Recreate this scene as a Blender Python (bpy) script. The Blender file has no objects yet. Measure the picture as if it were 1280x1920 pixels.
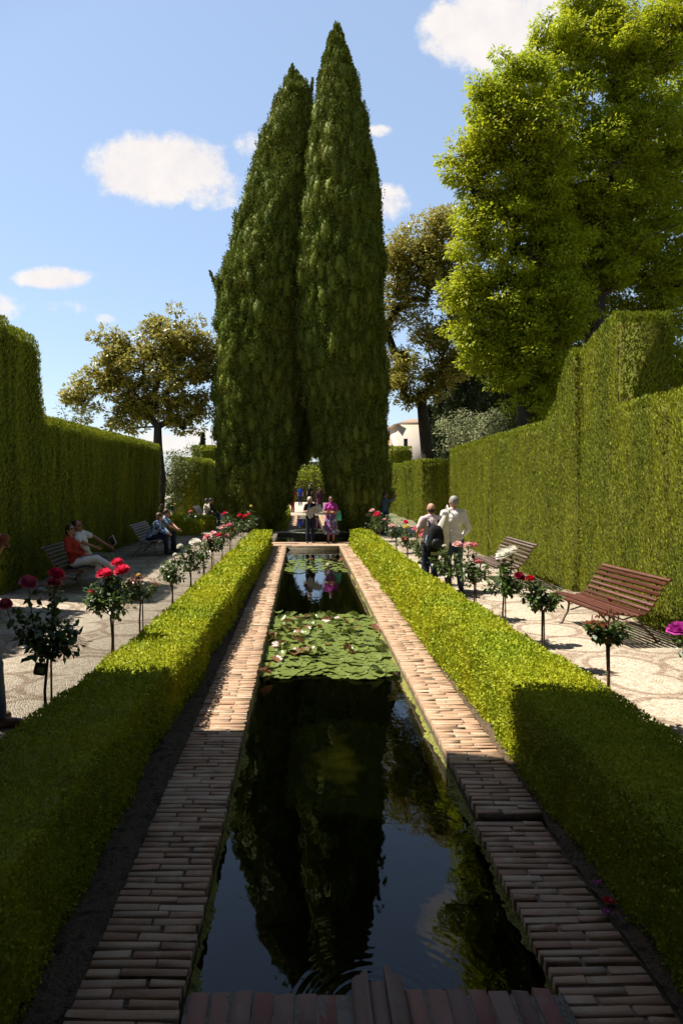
import bpy, math, random, numpy as np
from mathutils import Vector, Matrix
rng = np.random.default_rng(11); random.seed(5)
C = bpy.context.scene.collection
F = 1280.0; VX = 568.0; VY = 893.0; CH = 2.15      # focal length in photo pixels, axis point, eye height
def W(px, py, Y): return ((px-VX)/F*Y, Y, CH-(py-VY)/F*Y)   # where a sighted point stands at distance Y

# ---------------------------------------------------------------- helpers
def vnoise(P, seed=0):
    P = np.asarray(P, float); I = np.floor(P).astype(np.int64); f = P-I; f = f*f*(3-2*f)
    def h(a, b, c):
        n = (a*374761393 + b*668265263 + c*2147483647 + seed*974634777) & 0x7fffffff
        n = ((n ^ (n >> 13))*1274126177) & 0x7fffffff
        n = n ^ (n >> 16)
        return (n & 0xffff)/32767.5-1
    r = 0
    for a in (0, 1):
        for b in (0, 1):
            for c in (0, 1):
                w = (f[..., 0] if a else 1-f[..., 0])*(f[..., 1] if b else 1-f[..., 1])*(f[..., 2] if c else 1-f[..., 2])
                r = r + w*h(I[..., 0]+a, I[..., 1]+b, I[..., 2]+c)
    return r
def nrm(v): return v/np.maximum(np.linalg.norm(v, axis=-1, keepdims=True), 1e-9)
def runit(n): return nrm(rng.normal(size=(n, 3)))

def link(o, parent=None):
    C.objects.link(o)
    if parent is not None: o.parent = parent
    return o
def tag(o, label, cat, group=None, kind=None):
    if label: o['label'] = label
    if cat: o['category'] = cat
    if group: o['group'] = group
    if kind: o['kind'] = kind
    return o
def struct(o): o['kind'] = 'structure'; return o
def empty(name, loc=(0, 0, 0), rz=0):
    o = bpy.data.objects.new(name, None); o.location = loc; o.rotation_euler = (0, 0, rz); o.empty_display_size = .2
    return link(o)

def mesh_np(name, V, F4=None, F3=None, mat=None, parent=None, smooth=False, midx=None):
    me = bpy.data.meshes.new(name)
    V = np.asarray(V, np.float32); me.vertices.add(len(V)); me.vertices.foreach_set('co', V.ravel())
    n4 = 0 if F4 is None else len(F4); n3 = 0 if F3 is None else len(F3)
    loops = []; starts = []
    if n4: loops.append(np.asarray(F4, np.int32).ravel()); starts.append(np.arange(n4)*4)
    if n3: loops.append(np.asarray(F3, np.int32).ravel()); starts.append(n4*4+np.arange(n3)*3)
    L = np.concatenate(loops); S = np.concatenate(starts).astype(np.int32)
    me.loops.add(len(L)); me.loops.foreach_set('vertex_index', L)
    me.polygons.add(n4+n3); me.polygons.foreach_set('loop_start', S)
    me.update(calc_edges=True)
    if smooth: me.polygons.foreach_set('use_smooth', np.ones(n4+n3, bool))
    mats = mat if isinstance(mat, (list, tuple)) else [mat]
    for m in mats:
        if m: me.materials.append(m)
    if midx is not None: me.polygons.foreach_set('material_index', np.asarray(midx, np.int32))
    return link(bpy.data.objects.new(name, me), parent)

class MB:
    def __init__(s): s.V = []; s.Q = []; s.T = []; s.qm = []; s.tm = []; s.m = 0
    def q(s, *f): s.Q.append(f); s.qm.append(s.m)
    def t(s, *f): s.T.append(f); s.tm.append(s.m)
    def box(s, c, d, R=None, taper=1.0):
        b = len(s.V); x, y, z = d[0]/2, d[1]/2, d[2]/2
        for k, (i, j) in enumerate([(-1, -1), (1, -1), (1, 1), (-1, 1)]*2):
            t = taper if k > 3 else 1
            v = Vector((i*x*t, j*y*t, z if k > 3 else -z))
            if R is not None: v = R @ v
            s.V.append(tuple(v+Vector(c)))
        for f in ((3, 2, 1, 0), (4, 5, 6, 7), (0, 1, 5, 4), (1, 2, 6, 5), (2, 3, 7, 6), (3, 0, 4, 7)): s.q(*[b+i for i in f])
        return s
    def tube(s, pts, rad, n=8, cap=True):
        pts = [Vector(p) for p in pts]; b0 = len(s.V); up = Vector((0, 0, 1)); px = None
        for i, p in enumerate(pts):
            d = (pts[min(i+1, len(pts)-1)]-pts[max(i-1, 0)]).normalized()
            if px is None: px = d.cross(up if abs(d.z) < .9 else Vector((1, 0, 0))).normalized()
            else: px = (px-d*px.dot(d)).normalized()
            py = d.cross(px); r = rad[i] if hasattr(rad, '__len__') else rad
            for k in range(n):
                a = 2*math.pi*k/n; s.V.append(tuple(p+px*math.cos(a)*r+py*math.sin(a)*r))
        for i in range(len(pts)-1):
            for k in range(n):
                a = b0+i*n+k; b = b0+i*n+(k+1) % n; s.q(a, b, b+n, a+n)
        if cap:
            for base, rev in ((b0, True), (b0+(len(pts)-1)*n, False)):
                c = len(s.V); s.V.append(tuple(pts[0] if rev else pts[-1]))
                for k in range(n):
                    a, b = base+k, base+(k+1) % n
                    s.t(b, a, c) if rev else s.t(a, b, c)
        return s
    def lathe(s, prof, c=(0, 0, 0), n=24):
        b = len(s.V)
        for r, z in prof:
            for k in range(n):
                a = 2*math.pi*k/n; s.V.append((c[0]+r*math.cos(a), c[1]+r*math.sin(a), c[2]+z))
        for i in range(len(prof)-1):
            for k in range(n):
                p = b+i*n+k; q = b+i*n+(k+1) % n; s.q(p, q, q+n, p+n)
        return s
    def ell(s, c, r, R=None, nu=12, nv=8):
        b = len(s.V); c = Vector(c)
        for j in range(1, nv):
            th = math.pi*j/nv
            for i in range(nu):
                ph = 2*math.pi*i/nu
                v = Vector((r[0]*math.sin(th)*math.cos(ph), r[1]*math.sin(th)*math.sin(ph), r[2]*math.cos(th)))
                if R is not None: v = R @ v
                s.V.append(tuple(c+v))
        t = len(s.V)
        for sg in (1, -1):
            v = Vector((0, 0, r[2]*sg))
            if R is not None: v = R @ v
            s.V.append(tuple(c+v))
        for j in range(nv-2):
            for i in range(nu):
                p = b+j*nu+i; q = b+j*nu+(i+1) % nu; s.q(p, p+nu, q+nu, q)
        for i in range(nu):
            s.t(t, b+i, b+(i+1) % nu)
            s.t(t+1, b+(nv-2)*nu+(i+1) % nu, b+(nv-2)*nu+i)
        return s
    def cap(s, p0, p1, r0, r1, n=10):
        p0 = Vector(p0); p1 = Vector(p1); d = p1-p0
        if d.length < 1e-5: d = Vector((0, 0, 1e-4)); p1 = p0+d
        d.normalize(); pts = []; rad = []
        for a in (80, 55, 25): pts.append(p0-d*r0*math.sin(math.radians(a))); rad.append(r0*math.cos(math.radians(a)))
        pts.append(p0); rad.append(r0); pts.append(p1); rad.append(r1)
        for a in (25, 55, 80): pts.append(p1+d*r1*math.sin(math.radians(a))); rad.append(r1*math.cos(math.radians(a)))
        return s.tube(pts, rad, n)
    def build(s, name, mat, parent=None, smooth=False):
        many = isinstance(mat, (list, tuple))
        return mesh_np(name, s.V, s.Q or None, s.T or None, mat, parent, smooth, (s.qm+s.tm) if many else None)

def leaf_mesh(name, Cn, U, N, L, Wd, mat, parent=None, fold=.15):
    """many small leaf faces: base point, long axis, normal, length, width"""
    Cn = np.asarray(Cn); n = len(Cn); U = nrm(U); S = nrm(np.cross(U, N)); N = np.cross(S, U)
    L = np.broadcast_to(np.asarray(L, float).reshape(-1, 1), (n, 1)); Wd = np.broadcast_to(np.asarray(Wd, float).reshape(-1, 1), (n, 1))
    V = np.empty((n, 4, 3)); m = Cn+U*L*.48
    V[:, 0] = Cn; V[:, 1] = m+S*Wd*.5+N*Wd*fold; V[:, 2] = Cn+U*L; V[:, 3] = m-S*Wd*.5+N*Wd*fold
    return mesh_np(name, V.reshape(-1, 3), np.arange(n*4).reshape(n, 4), None, mat, parent)

# ---------------------------------------------------------------- materials
def newmat(name):
    m = bpy.data.materials.new(name); m.use_nodes = True; nt = m.node_tree; nt.nodes.clear()
    return m, nt, nt.nodes.new('ShaderNodeOutputMaterial')
def nd(nt, t, **kw):
    n = nt.nodes.new(t)
    for k, v in kw.items():
        if hasattr(n, k): setattr(n, k, v)
        else: n.inputs[k.replace('_', ' ')].default_value = v
    return n
def ramp(nt, stops, fac):
    r = nt.nodes.new('ShaderNodeValToRGB'); e = r.color_ramp.elements
    while len(e) < len(stops): e.new(.5)
    for i, (p, c) in enumerate(stops): e[i].position = p; e[i].color = (*c, 1)
    nt.links.new(fac, r.inputs[0]); return r.outputs[0]
def mixc(nt, a, b, fac, mode='MIX'):
    m = nt.nodes.new('ShaderNodeMix'); m.data_type = 'RGBA'; m.blend_type = mode
    for sock, v in ((0, fac), (6, a), (7, b)):
        if hasattr(v, 'links'): nt.links.new(v, m.inputs[sock])
        elif sock == 0: m.inputs[0].default_value = v
        else: m.inputs[sock].default_value = (*v, 1)
    return m.outputs[2]
def mth(nt, op, a, b=None, c=None, clamp=False):
    m = nt.nodes.new('ShaderNodeMath'); m.operation = op; m.use_clamp = clamp
    for i, v in enumerate((a, b, c)):
        if v is None: continue
        if hasattr(v, 'links'): nt.links.new(v, m.inputs[i])
        else: m.inputs[i].default_value = v
    return m.outputs[0]
def objnoise(nt, scale, sc3=(1, 1, 1), detail=3, rough=.5):
    tc = nt.nodes.new('ShaderNodeTexCoord'); mp = nt.nodes.new('ShaderNodeMapping'); mp.inputs['Scale'].default_value = sc3
    nt.links.new(tc.outputs['Object'], mp.inputs[0])
    n = nd(nt, 'ShaderNodeTexNoise', Scale=scale, Detail=detail, Roughness=rough); nt.links.new(mp.outputs[0], n.inputs['Vector'])
    return n.outputs[0]
def pmat(name, c1, c2=None, scale=6, rough=.7, bump=0, bscale=None, metal=0, spec=.3, sc3=(1, 1, 1), c3=None):
    m, nt, out = newmat(name); p = nd(nt, 'ShaderNodeBsdfPrincipled', Roughness=rough, Metallic=metal); p.inputs['Specular IOR Level'].default_value = spec
    c2 = c2 or tuple(x*.75 for x in c1)
    stops = [(.35, c1), (.65, c2)] if c3 is None else [(.3, c1), (.5, c2), (.68, c3)]
    nt.links.new(ramp(nt, stops, objnoise(nt, scale, sc3)), p.inputs['Base Color'])
    if bump:
        b = nd(nt, 'ShaderNodeBump', Strength=bump, Distance=.02); nt.links.new(objnoise(nt, bscale or scale*6, sc3, 4), b.inputs['Height']); nt.links.new(b.outputs[0], p.inputs['Normal'])
    nt.links.new(p.outputs[0], out.inputs[0]); return m
def leafmat(name, cols, trans=.3, rough=.5, spec=.35, nscale=.6, nsc3=(1, 1, 1), tint=None, back=None, tcol=None, brown=None):
    """leaf by leaf colour, drifting in patches over the plant"""
    m, nt, out = newmat(name); g = nt.nodes.new('ShaderNodeNewGeometry')
    k = len(cols); col = ramp(nt, [(i/(k-1), c) for i, c in enumerate(cols)], g.outputs['Random Per Island'])
    if tint:
        f = objnoise(nt, nscale, nsc3, 3); f2 = mth(nt, 'MULTIPLY_ADD', f, 3.2, -1.15, clamp=True)
        col = mixc(nt, col, mixc(nt, col, tint, .75), f2)
    if brown: col = mixc(nt, col, brown, mth(nt, 'MULTIPLY_ADD', objnoise(nt, 2.6, nsc3, 5, .65), 7, -4.3, clamp=True))
    if back: col = mixc(nt, col, back, g.outputs['Backfacing'])
    p = nd(nt, 'ShaderNodeBsdfPrincipled', Roughness=rough); p.inputs['Specular IOR Level'].default_value = spec
    nt.links.new(col, p.inputs['Base Color'])
    t = nt.nodes.new('ShaderNodeBsdfTranslucent'); nt.links.new(mixc(nt, col, tcol or (1.0, .95, .35), .55, 'MULTIPLY') if tcol else col, t.inputs[0])
    mx = nt.nodes.new('ShaderNodeMixShader'); mx.inputs[0].default_value = trans
    nt.links.new(p.outputs[0], mx.inputs[1]); nt.links.new(t.outputs[0], mx.inputs[2]); nt.links.new(mx.outputs[0], out.inputs[0])
    return m

M = {}
M['box'] = leafmat('box_leaf', [(.12, .19, .010), (.27, .34, .014), (.44, .47, .035)], .30, .5, .15, 1.3, tint=(.46, .45, .02), brown=(.22, .20, .03))
M['hedge'] = leafmat('cypress_hedge_leaf', [(.06, .095, .012), (.19, .24, .024), (.36, .41, .045)], .2, .6, .10, 1.6, (1.6, 1.6, .22), tint=(.40, .42, .035), brown=(.13, .11, .02))
M['twigs'] = pmat('hedge_twigs', (.12, .135, .028), (.16, .17, .032), 12, .95, .5, 60, spec=0, c3=(.06, .05, .02))
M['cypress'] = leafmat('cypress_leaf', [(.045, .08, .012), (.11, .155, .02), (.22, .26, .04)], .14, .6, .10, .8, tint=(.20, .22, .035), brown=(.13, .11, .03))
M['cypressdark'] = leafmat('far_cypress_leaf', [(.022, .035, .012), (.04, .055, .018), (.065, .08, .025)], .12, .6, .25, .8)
M['magnolia'] = leafmat('magnolia_leaf', [(.13, .16, .018), (.32, .32, .035), (.55, .51, .09)], .3, .38, .4, 1.0, tint=(.50, .45, .05), back=(.42, .36, .10))
M['bright'] = leafmat('bright_leaf', [(.20, .28, .010), (.37, .45, .018), (.54, .58, .035)], .5, .5, .25, .35, tint=(.42, .43, .018))
M['shrub'] = leafmat('shrub_leaf', [(.05, .08, .02), (.12, .15, .03), (.25, .27, .08)], .25, .5, .3)
M['paleshrub'] = leafmat('pale_shrub_leaf', [(.14, .18, .06), (.30, .33, .14), (.55, .56, .36)], .25, .5, .3)
M['rose'] = leafmat('rose_leaf', [(.03, .06, .012), (.06, .11, .02), (.11, .17, .03)], .25, .4, .45)
M['roseyoung'] = leafmat('rose_young_leaf', [(.12, .02, .012), (.22, .05, .02), (.12, .08, .02)], .3, .4, .4)
M['ivy'] = leafmat('ivy_leaf', [(.04, .07, .02), (.10, .14, .06), (.30, .33, .20)], .2, .4, .4)
M['bark'] = pmat('bark', (.09, .07, .05), (.16, .13, .10), 5, .9, .8, 20, sc3=(1, 1, .3))
M['barkdark'] = pmat('bark_dark', (.035, .028, .022), (.07, .055, .045), 5, .9, .8, 20, sc3=(1, 1, .3))
M['stem'] = pmat('rose_stem', (.07, .05, .025), (.12, .07, .03), 30, .7)
M['stake'] = pmat('stake', (.05, .04, .03), (.09, .07, .05), 20, .8)
M['soil'] = pmat('soil', (.075, .048, .030), (.13, .09, .055), 14, .95, 1.0, 60, c3=(.045, .03, .02))
M['ground'] = pmat('ground_earth', (.12, .11, .06), (.18, .16, .10), .15, .95, .6, 8, c3=(.08, .10, .035))
M['slatred'] = pmat('bench_wood_red', (.095, .030, .019), (.14, .048, .028), 9, .5, .3, 60, spec=.25, sc3=(1, .12, 1), c3=(.08, .026, .016))
M['slatbrown'] = pmat('bench_wood_brown', (.085, .05, .035), (.13, .08, .055), 9, .5, .3, 60, sc3=(1, .12, 1))
M['slatgrey'] = pmat('bench_wood_grey', (.16, .14, .12), (.26, .24, .21), 9, .5, .3, 60, sc3=(1, .12, 1))
M['iron'] = pmat('bench_iron', (.10, .075, .055), (.16, .12, .09), 30, .55, .3, metal=.3)
M['plaster'] = pmat('white_plaster', (.60, .52, .44), (.55, .47, .39), .8, .9, .2)
M['ochre'] = pmat('ochre_plaster', (.40, .31, .22), (.34, .26, .19), .8, .9, .2)
M['darkglass'] = pmat('dark_window', (.03, .035, .04), (.02, .025, .03), 2, .15)
M['trim'] = pmat('stone_trim', (.42, .36, .29), (.36, .31, .25), 4, .85)
M['stone'] = pmat('pale_stone', (.46, .40, .32), (.38, .33, .26), 5, .85, .4, 30)
M['darkstone'] = pmat('wet_dark_stone', (.028, .03, .024), (.05, .05, .038), 12, .3, .5, 40, spec=.5)
M['terracotta'] = pmat('terracotta', (.28, .11, .06), (.22, .085, .05), 9, .8)
M['black'] = pmat('black_plastic', (.02, .02, .022), (.03, .03, .032), 20, .5)
M['skin'] = pmat('skin', (.46, .25, .17), (.42, .215, .145), 9, .5, spec=.35)
M['skintan'] = pmat('skin_tan', (.36, .18, .11), (.33, .155, .095), 9, .5, spec=.35)

# roof tiles
m, nt, out = newmat('roof_tiles'); p = nd(nt, 'ShaderNodeBsdfPrincipled', Roughness=.85); tc = nt.nodes.new('ShaderNodeTexCoord')
w = nd(nt, 'ShaderNodeTexWave', Scale=3.0, Distortion=.6); w.bands_direction = 'X'; nt.links.new(tc.outputs['Object'], w.inputs[0])
nt.links.new(mixc(nt, ramp(nt, [(0, (.17, .10, .07)), (.5, (.42, .27, .19))], w.outputs['Fac']), (.3, .22, .15), objnoise(nt, 2)), p.inputs['Base Color']); nt.links.new(p.outputs[0], out.inputs[0]); M['roof'] = m

# bricks: each brick its own tone, worn and lichened in patches
def brickmat(name, cols, worn, stain):
    m, nt, out = newmat(name); g = nt.nodes.new('ShaderNodeNewGeometry'); k = len(cols)
    col = ramp(nt, [(i/(k-1), c) for i, c in enumerate(cols)], g.outputs['Random Per Island'])
    col = mixc(nt, col, worn, mth(nt, 'MULTIPLY_ADD', objnoise(nt, 9, detail=5), 4, -2.1, clamp=True))
    col = mixc(nt, col, stain, mth(nt, 'MULTIPLY_ADD', objnoise(nt, 3.1, detail=6, rough=.65), 5, -2.9, clamp=True))
    p = nd(nt, 'ShaderNodeBsdfPrincipled', Roughness=.88); p.inputs['Specular IOR Level'].default_value = .25
    nt.links.new(col, p.inputs['Base Color']); b = nd(nt, 'ShaderNodeBump', Strength=.55, Distance=.006)
    nt.links.new(objnoise(nt, 70, detail=5, rough=.6), b.inputs['Height']); nt.links.new(b.outputs[0], p.inputs['Normal'])
    nt.links.new(p.outputs[0], out.inputs[0]); return m
M['brick'] = brickmat('coping_brick', [(.33, .20, .125), (.43, .29, .185), (.37, .225, .14), (.50, .38, .26)], (.46, .37, .27), (.15, .12, .085))
M['brickedge'] = brickmat('edge_brick', [(.24, .11, .09), (.30, .15, .115), (.24, .16, .13)], (.27, .20, .165), (.22, .12, .08))
M['mortar'] = pmat('mortar', (.17, .14, .11), (.25, .21, .165), 14, .95, .8, 60)
M['algae'] = pmat('algae', (.15, .16, .03), (.26, .25, .05), 22, .9, 1.0, 90, c3=(.08, .10, .03))
M['wallwet'] = pmat('pool_wall', (.06, .045, .025), (.10, .08, .03), 9, .6, .8, 40)

# pebble mosaic: scallops of dark pebbles round panels of pale ones
m, nt, out = newmat('pebble_mosaic'); p = nd(nt, 'ShaderNodeBsdfPrincipled', Roughness=.8); p.inputs['Specular IOR Level'].default_value = .3
tc = nt.nodes.new('ShaderNodeTexCoord'); v1 = nd(nt, 'ShaderNodeTexVoronoi', Scale=1.15, Randomness=.32); v1.feature = 'F1'; v1.voronoi_dimensions = '2D'
nw = nd(nt, 'ShaderNodeTexNoise', Scale=3.0); nt.links.new(tc.outputs['Object'], nw.inputs['Vector'])
ad = nt.nodes.new('ShaderNodeVectorMath'); ad.operation = 'MULTIPLY_ADD'; nt.links.new(nw.outputs['Color'], ad.inputs[0]); ad.inputs[1].default_value = (.09, .09, 0); nt.links.new(tc.outputs['Object'], ad.inputs[2])
nt.links.new(ad.outputs[0], v1.inputs['Vector'])
v2 = nd(nt, 'ShaderNodeTexVoronoi', Scale=34.0); v2.voronoi_dimensions = '2D'; nt.links.new(tc.outputs['Object'], v2.inputs['Vector'])
v2e = nd(nt, 'ShaderNodeTexVoronoi', Scale=34.0); v2e.voronoi_dimensions = '2D'; v2e.feature = 'DISTANCE_TO_EDGE'; nt.links.new(tc.outputs['Object'], v2e.inputs['Vector'])
panel = ramp(nt, [(0, (1, 1, 1)), (.40, (1, 1, 1)), (.44, (0, 0, 0)), (.50, (0, 0, 0)), (.53, (.75, .75, .75)), (.58, (.75, .75, .75)), (.61, (.1, .1, .1))], v1.outputs['Distance'])
sp = nt.nodes.new('ShaderNodeSeparateColor'); nt.links.new(v2.outputs['Color'], sp.inputs[0])
lightp = ramp(nt, [(0, (.30, .25, .18)), (.3, (.42, .355, .265)), (1, (.55, .485, .38))], sp.outputs[0])
darkp = ramp(nt, [(0, (.14, .10, .065)), (.5, (.25, .18, .125)), (1, (.36, .27, .195))], sp.outputs[0])
col = mixc(nt, darkp, lightp, panel)
col = mixc(nt, (.30, .235, .17), col, mth(nt, 'MULTIPLY', v2e.outputs['Distance'], 9.0, clamp=True))
col = mixc(nt, col, (.40, .33, .25), mth(nt, 'MULTIPLY_ADD', objnoise(nt, .9, detail=5), 1.8, -1.0, clamp=True))
nt.links.new(col, p.inputs['Base Color'])
b = nd(nt, 'ShaderNodeBump', Strength=.6, Distance=.012); nt.links.new(mth(nt, 'MULTIPLY', v2e.outputs['Distance'], 4.0, clamp=True), b.inputs['Height']); nt.links.new(b.outputs[0], p.inputs['Normal'])
nt.links.new(p.outputs[0], out.inputs[0]); M['pebble'] = m

# water: clear film over murky depth
m, nt, out = newmat('pond_water'); fr = nd(nt, 'ShaderNodeFresnel', IOR=1.33); gl = nd(nt, 'ShaderNodeBsdfGlossy', Roughness=.015); gl.inputs[0].default_value = (.95, .97, 1, 1)
tr = nt.nodes.new('ShaderNodeBsdfTransparent'); tr.inputs[0].default_value = (.42, .45, .24, 1)
bp = nd(nt, 'ShaderNodeBump', Strength=.16, Distance=.02)
tc = nt.nodes.new('ShaderNodeTexCoord'); sx = nt.nodes.new('ShaderNodeSeparateXYZ'); nt.links.new(tc.outputs['Object'], sx.inputs[0])
dx = mth(nt, 'SUBTRACT', sx.outputs[0], .32); dy = mth(nt, 'SUBTRACT', sx.outputs[1], 2.9)
dd = mth(nt, 'SQRT', mth(nt, 'ADD', mth(nt, 'MULTIPLY', dx, dx), mth(nt, 'MULTIPLY', dy, dy)))
rp = mth(nt, 'MULTIPLY', mth(nt, 'SINE', mth(nt, 'MULTIPLY', dd, 115.0)), mth(nt, 'MULTIPLY', mth(nt, 'POWER', 2.718, mth(nt, 'MULTIPLY', dd, -5.5)), .22))
hh = mth(nt, 'ADD', mth(nt, 'MULTIPLY', objnoise(nt, 7, (1, .6, 1), 2), .45), rp)
nt.links.new(hh, bp.inputs['Height']); nt.links.new(bp.outputs[0], fr.inputs['Normal']); nt.links.new(bp.outputs[0], gl.inputs['Normal'])
mx = nt.nodes.new('ShaderNodeMixShader'); nt.links.new(fr.outputs[0], mx.inputs[0]); nt.links.new(tr.outputs[0], mx.inputs[1]); nt.links.new(gl.outputs[0], mx.inputs[2]); nt.links.new(mx.outputs[0], out.inputs[0]); M['water'] = m
# pool floor: near-black silt, with the sunlit patch painted in as paler colour
m, nt, out = newmat('silt_sun_patch'); p = nd(nt, 'ShaderNodeBsdfPrincipled', Roughness=.95); p.inputs['Specular IOR Level'].default_value = 0; tc = nt.nodes.new('ShaderNodeTexCoord'); mp = nt.nodes.new('ShaderNodeMapping')
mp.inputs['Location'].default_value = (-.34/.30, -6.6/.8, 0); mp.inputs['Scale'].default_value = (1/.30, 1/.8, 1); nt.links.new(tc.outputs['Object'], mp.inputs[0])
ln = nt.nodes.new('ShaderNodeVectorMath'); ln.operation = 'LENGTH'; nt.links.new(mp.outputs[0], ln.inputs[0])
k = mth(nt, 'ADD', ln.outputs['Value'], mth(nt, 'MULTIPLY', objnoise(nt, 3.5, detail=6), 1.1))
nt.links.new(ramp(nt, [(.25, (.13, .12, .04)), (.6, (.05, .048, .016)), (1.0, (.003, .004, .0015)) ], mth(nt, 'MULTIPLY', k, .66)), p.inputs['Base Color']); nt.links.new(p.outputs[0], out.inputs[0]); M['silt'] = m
M['lily'] = leafmat('lily_leaf', [(.11, .16, .035), (.19, .23, .055), (.32, .33, .11)], .12, .25, .6)
M['lilyred'] = leafmat('lily_leaf_reddish', [(.16, .05, .03), (.22, .12, .04), (.15, .15, .04)], .2, .3, .6)
def petal(name, c, d): return leafmat(name, [c, d], .35, .5, .25)
PET = {'pink': petal('petal_pink', (.75, .16, .25), (.85, .38, .42)), 'hot': petal('petal_crimson', (.62, .012, .06), (.80, .06, .14)),
       'red': petal('petal_red', (.45, .004, .012), (.62, .02, .03)), 'dark': petal('petal_dark_red', (.16, .004, .02), (.28, .01, .04)),
       'white': petal('petal_white', (.80, .76, .64), (.88, .86, .78)), 'magenta': petal('petal_magenta', (.42, .03, .30), (.58, .08, .42)),
       'yellow': petal('petal_yellow', (.75, .55, .12), (.85, .70, .25)), 'palepink': petal('petal_pale_pink', (.82, .42, .42), (.88, .62, .58)),
       'rose': petal('petal_old_rose', (.45, .03, .09), (.62, .14, .20))}

# ---------------------------------------------------------------- ground, paths, pool
def sheet_with_holes(name, xs, ys, holes, z, mat):
    mb = MB()
    for j, y in enumerate(ys):
        for x in xs: mb.V.append((x, y, z))
    n = len(xs)
    for j in range(len(ys)-1):
        for i in range(n-1):
            cx, cy = (xs[i]+xs[i+1])/2, (ys[j]+ys[j+1])/2
            if any(a < cx < b and c < cy < d for a, b, c, d in holes): continue
            mb.q(j*n+i, j*n+i+1, (j+1)*n+i+1, (j+1)*n+i)
    return mb.build(name, mat)
PX0, PX1, PY0, PY1 = -.50, 1.12, 2.85, 21.1
FX0, FX1, FY0, FY1 = -.95, 1.75, 22.35, 26.3
CX0, CX1, CY0, CY1 = -.28, .86, 26.75, 38
struct(sheet_with_holes('ground', [-900, -60, FX0, PX0-.02, CX0, CX1, PX1+.02, FX1, 60, 900], [-300, -30, PY0-.02, PY1+.02, FY0, FY1, CY0, CY1, 80, 2500],
    [(PX0-.02, PX1+.02, PY0-.02, PY1+.02), (FX0, FX1, FY0, FY1), (CX0, CX1, CY0, CY1)], -.075, M['ground']))
def slab(name, x0, x1, y0, y1, z, mat, th=.03, parent=None):
    return MB().box(((x0+x1)/2, (y0+y1)/2, z-th/2), (x1-x0, y1-y0, th)).build(name, mat, parent)
struct(slab('pebble_path', -6.4, -1.72, -6, 21.2, -.02, M['pebble'], .05))
struct(slab('pebble_path', 2.42, 6.4, -6, 21.2, -.02, M['pebble'], .05))
struct(slab('pebble_path', -6.4, -.96, 21.2, 27.5, -.021, M['pebble'], .05))
struct(slab('pebble_path', 1.76, 7.5, 21.2, 30, -.021, M['pebble'], .05))
struct(slab('pebble_path', -6.4, -3.0, 27.5, 42, -.022, M['pebble'], .05))
struct(slab('pavement', -.95, 1.6, 38.2, 60, -.02, M['stone'], .05))
# soil beds with crumbs
def soil_bed(x0, x1, y0, y1):
    nx, ny = max(4, int((x1-x0)/.04)), int((y1-y0)/.05); X, Y = np.meshgrid(np.linspace(x0, x1, nx), np.linspace(y0, y1, ny))
    P = np.stack([X, Y, 0*X], -1); Z = -.035+.014*vnoise(P*9, 3)+.010*vnoise(P*31, 5)
    V = np.stack([X, Y, Z], -1).reshape(-1, 3); i = np.arange(nx-1); j = np.arange(ny-1)[:, None]; a = (j*nx+i).ravel()
    V = V+rng.normal(size=V.shape)*.003
    return struct(mesh_np('soil_bed', V, np.stack([a, a+1, a+nx+1, a+nx], 1), None, M['soil']))
soil_bed(-1.72, -.93, 1.0, 21.15); soil_bed(1.53, 2.42, 1.0, 21.15)

# brick courses
def bricks(name, x0, x1, y0, y1, mat, pitch=.0575, th=.05, split=True, parent=None, zf=None, jig=.006, along='x'):
    c = []; s = []; n = int((y1-y0)/pitch)
    for k in range(n):
        y = y0+(k+.5)*pitch; w = x1-x0
        cut = (.66 if k % 2 else .36)+random.uniform(-.05, .05)
        if random.random() < .12: cut = random.choice((.5, .3, .7))
        parts = [(x0, x0+w*cut-.005), (x0+w*cut+.005, x1)] if split else [(x0, x1)]
        for a, b in parts:
            a += random.uniform(-.006, .008); b += random.uniform(-.010, .008)
            c.append(((a+b)/2, y+random.uniform(-.002, .002), 0)); s.append((b-a, pitch-.012-abs(random.gauss(0, .002)), th))
    c = np.array(c); s = np.array(s); n = len(c); V = np.empty((n, 12, 3))
    sg = np.array([(-1, -1), (1, -1), (1, 1), (-1, 1)])/2
    top = rng.normal(size=(n, 1))*.0018; tilt = rng.normal(size=(n, 1))*.0018; rot = rng.normal(size=(n, 1))*.012
    for r, (z, ins) in enumerate(((-th, 0), (-.004, 0), (0, .003))):
        ox = sg[:, 0]*(s[:, 0:1]-2*ins); oy = sg[:, 1]*(s[:, 1:2]-2*ins)
        V[:, r*4:r*4+4, 0] = c[:, 0:1]+ox-oy*rot; V[:, r*4:r*4+4, 1] = c[:, 1:2]+oy+ox*rot
        V[:, r*4:r*4+4, 2] = z+(top+tilt*sg[:, 0] if r else 0)
    V[:, 4:] += rng.normal(size=(n, 8, 3))*.0024
    if zf is not None: V[:, :, 2] += zf(V[:, :, 0], V[:, :, 1])
    base = (np.arange(n)*12)[:, None]; Fs = []
    for r in (0, 4):
        for k in range(4): Fs.append(base+np.array([r+k, r+(k+1) % 4, r+4+(k+1) % 4, r+4+k]))
    Fs.append(base+np.array([8, 9, 10, 11])); Fq = np.concatenate(Fs)
    if along == 'y': V = V[:, :, [1, 0, 2]]; Fq = Fq[:, ::-1]
    return mesh_np(name, V.reshape(-1, 3), Fq, None, mat, parent)
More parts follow.
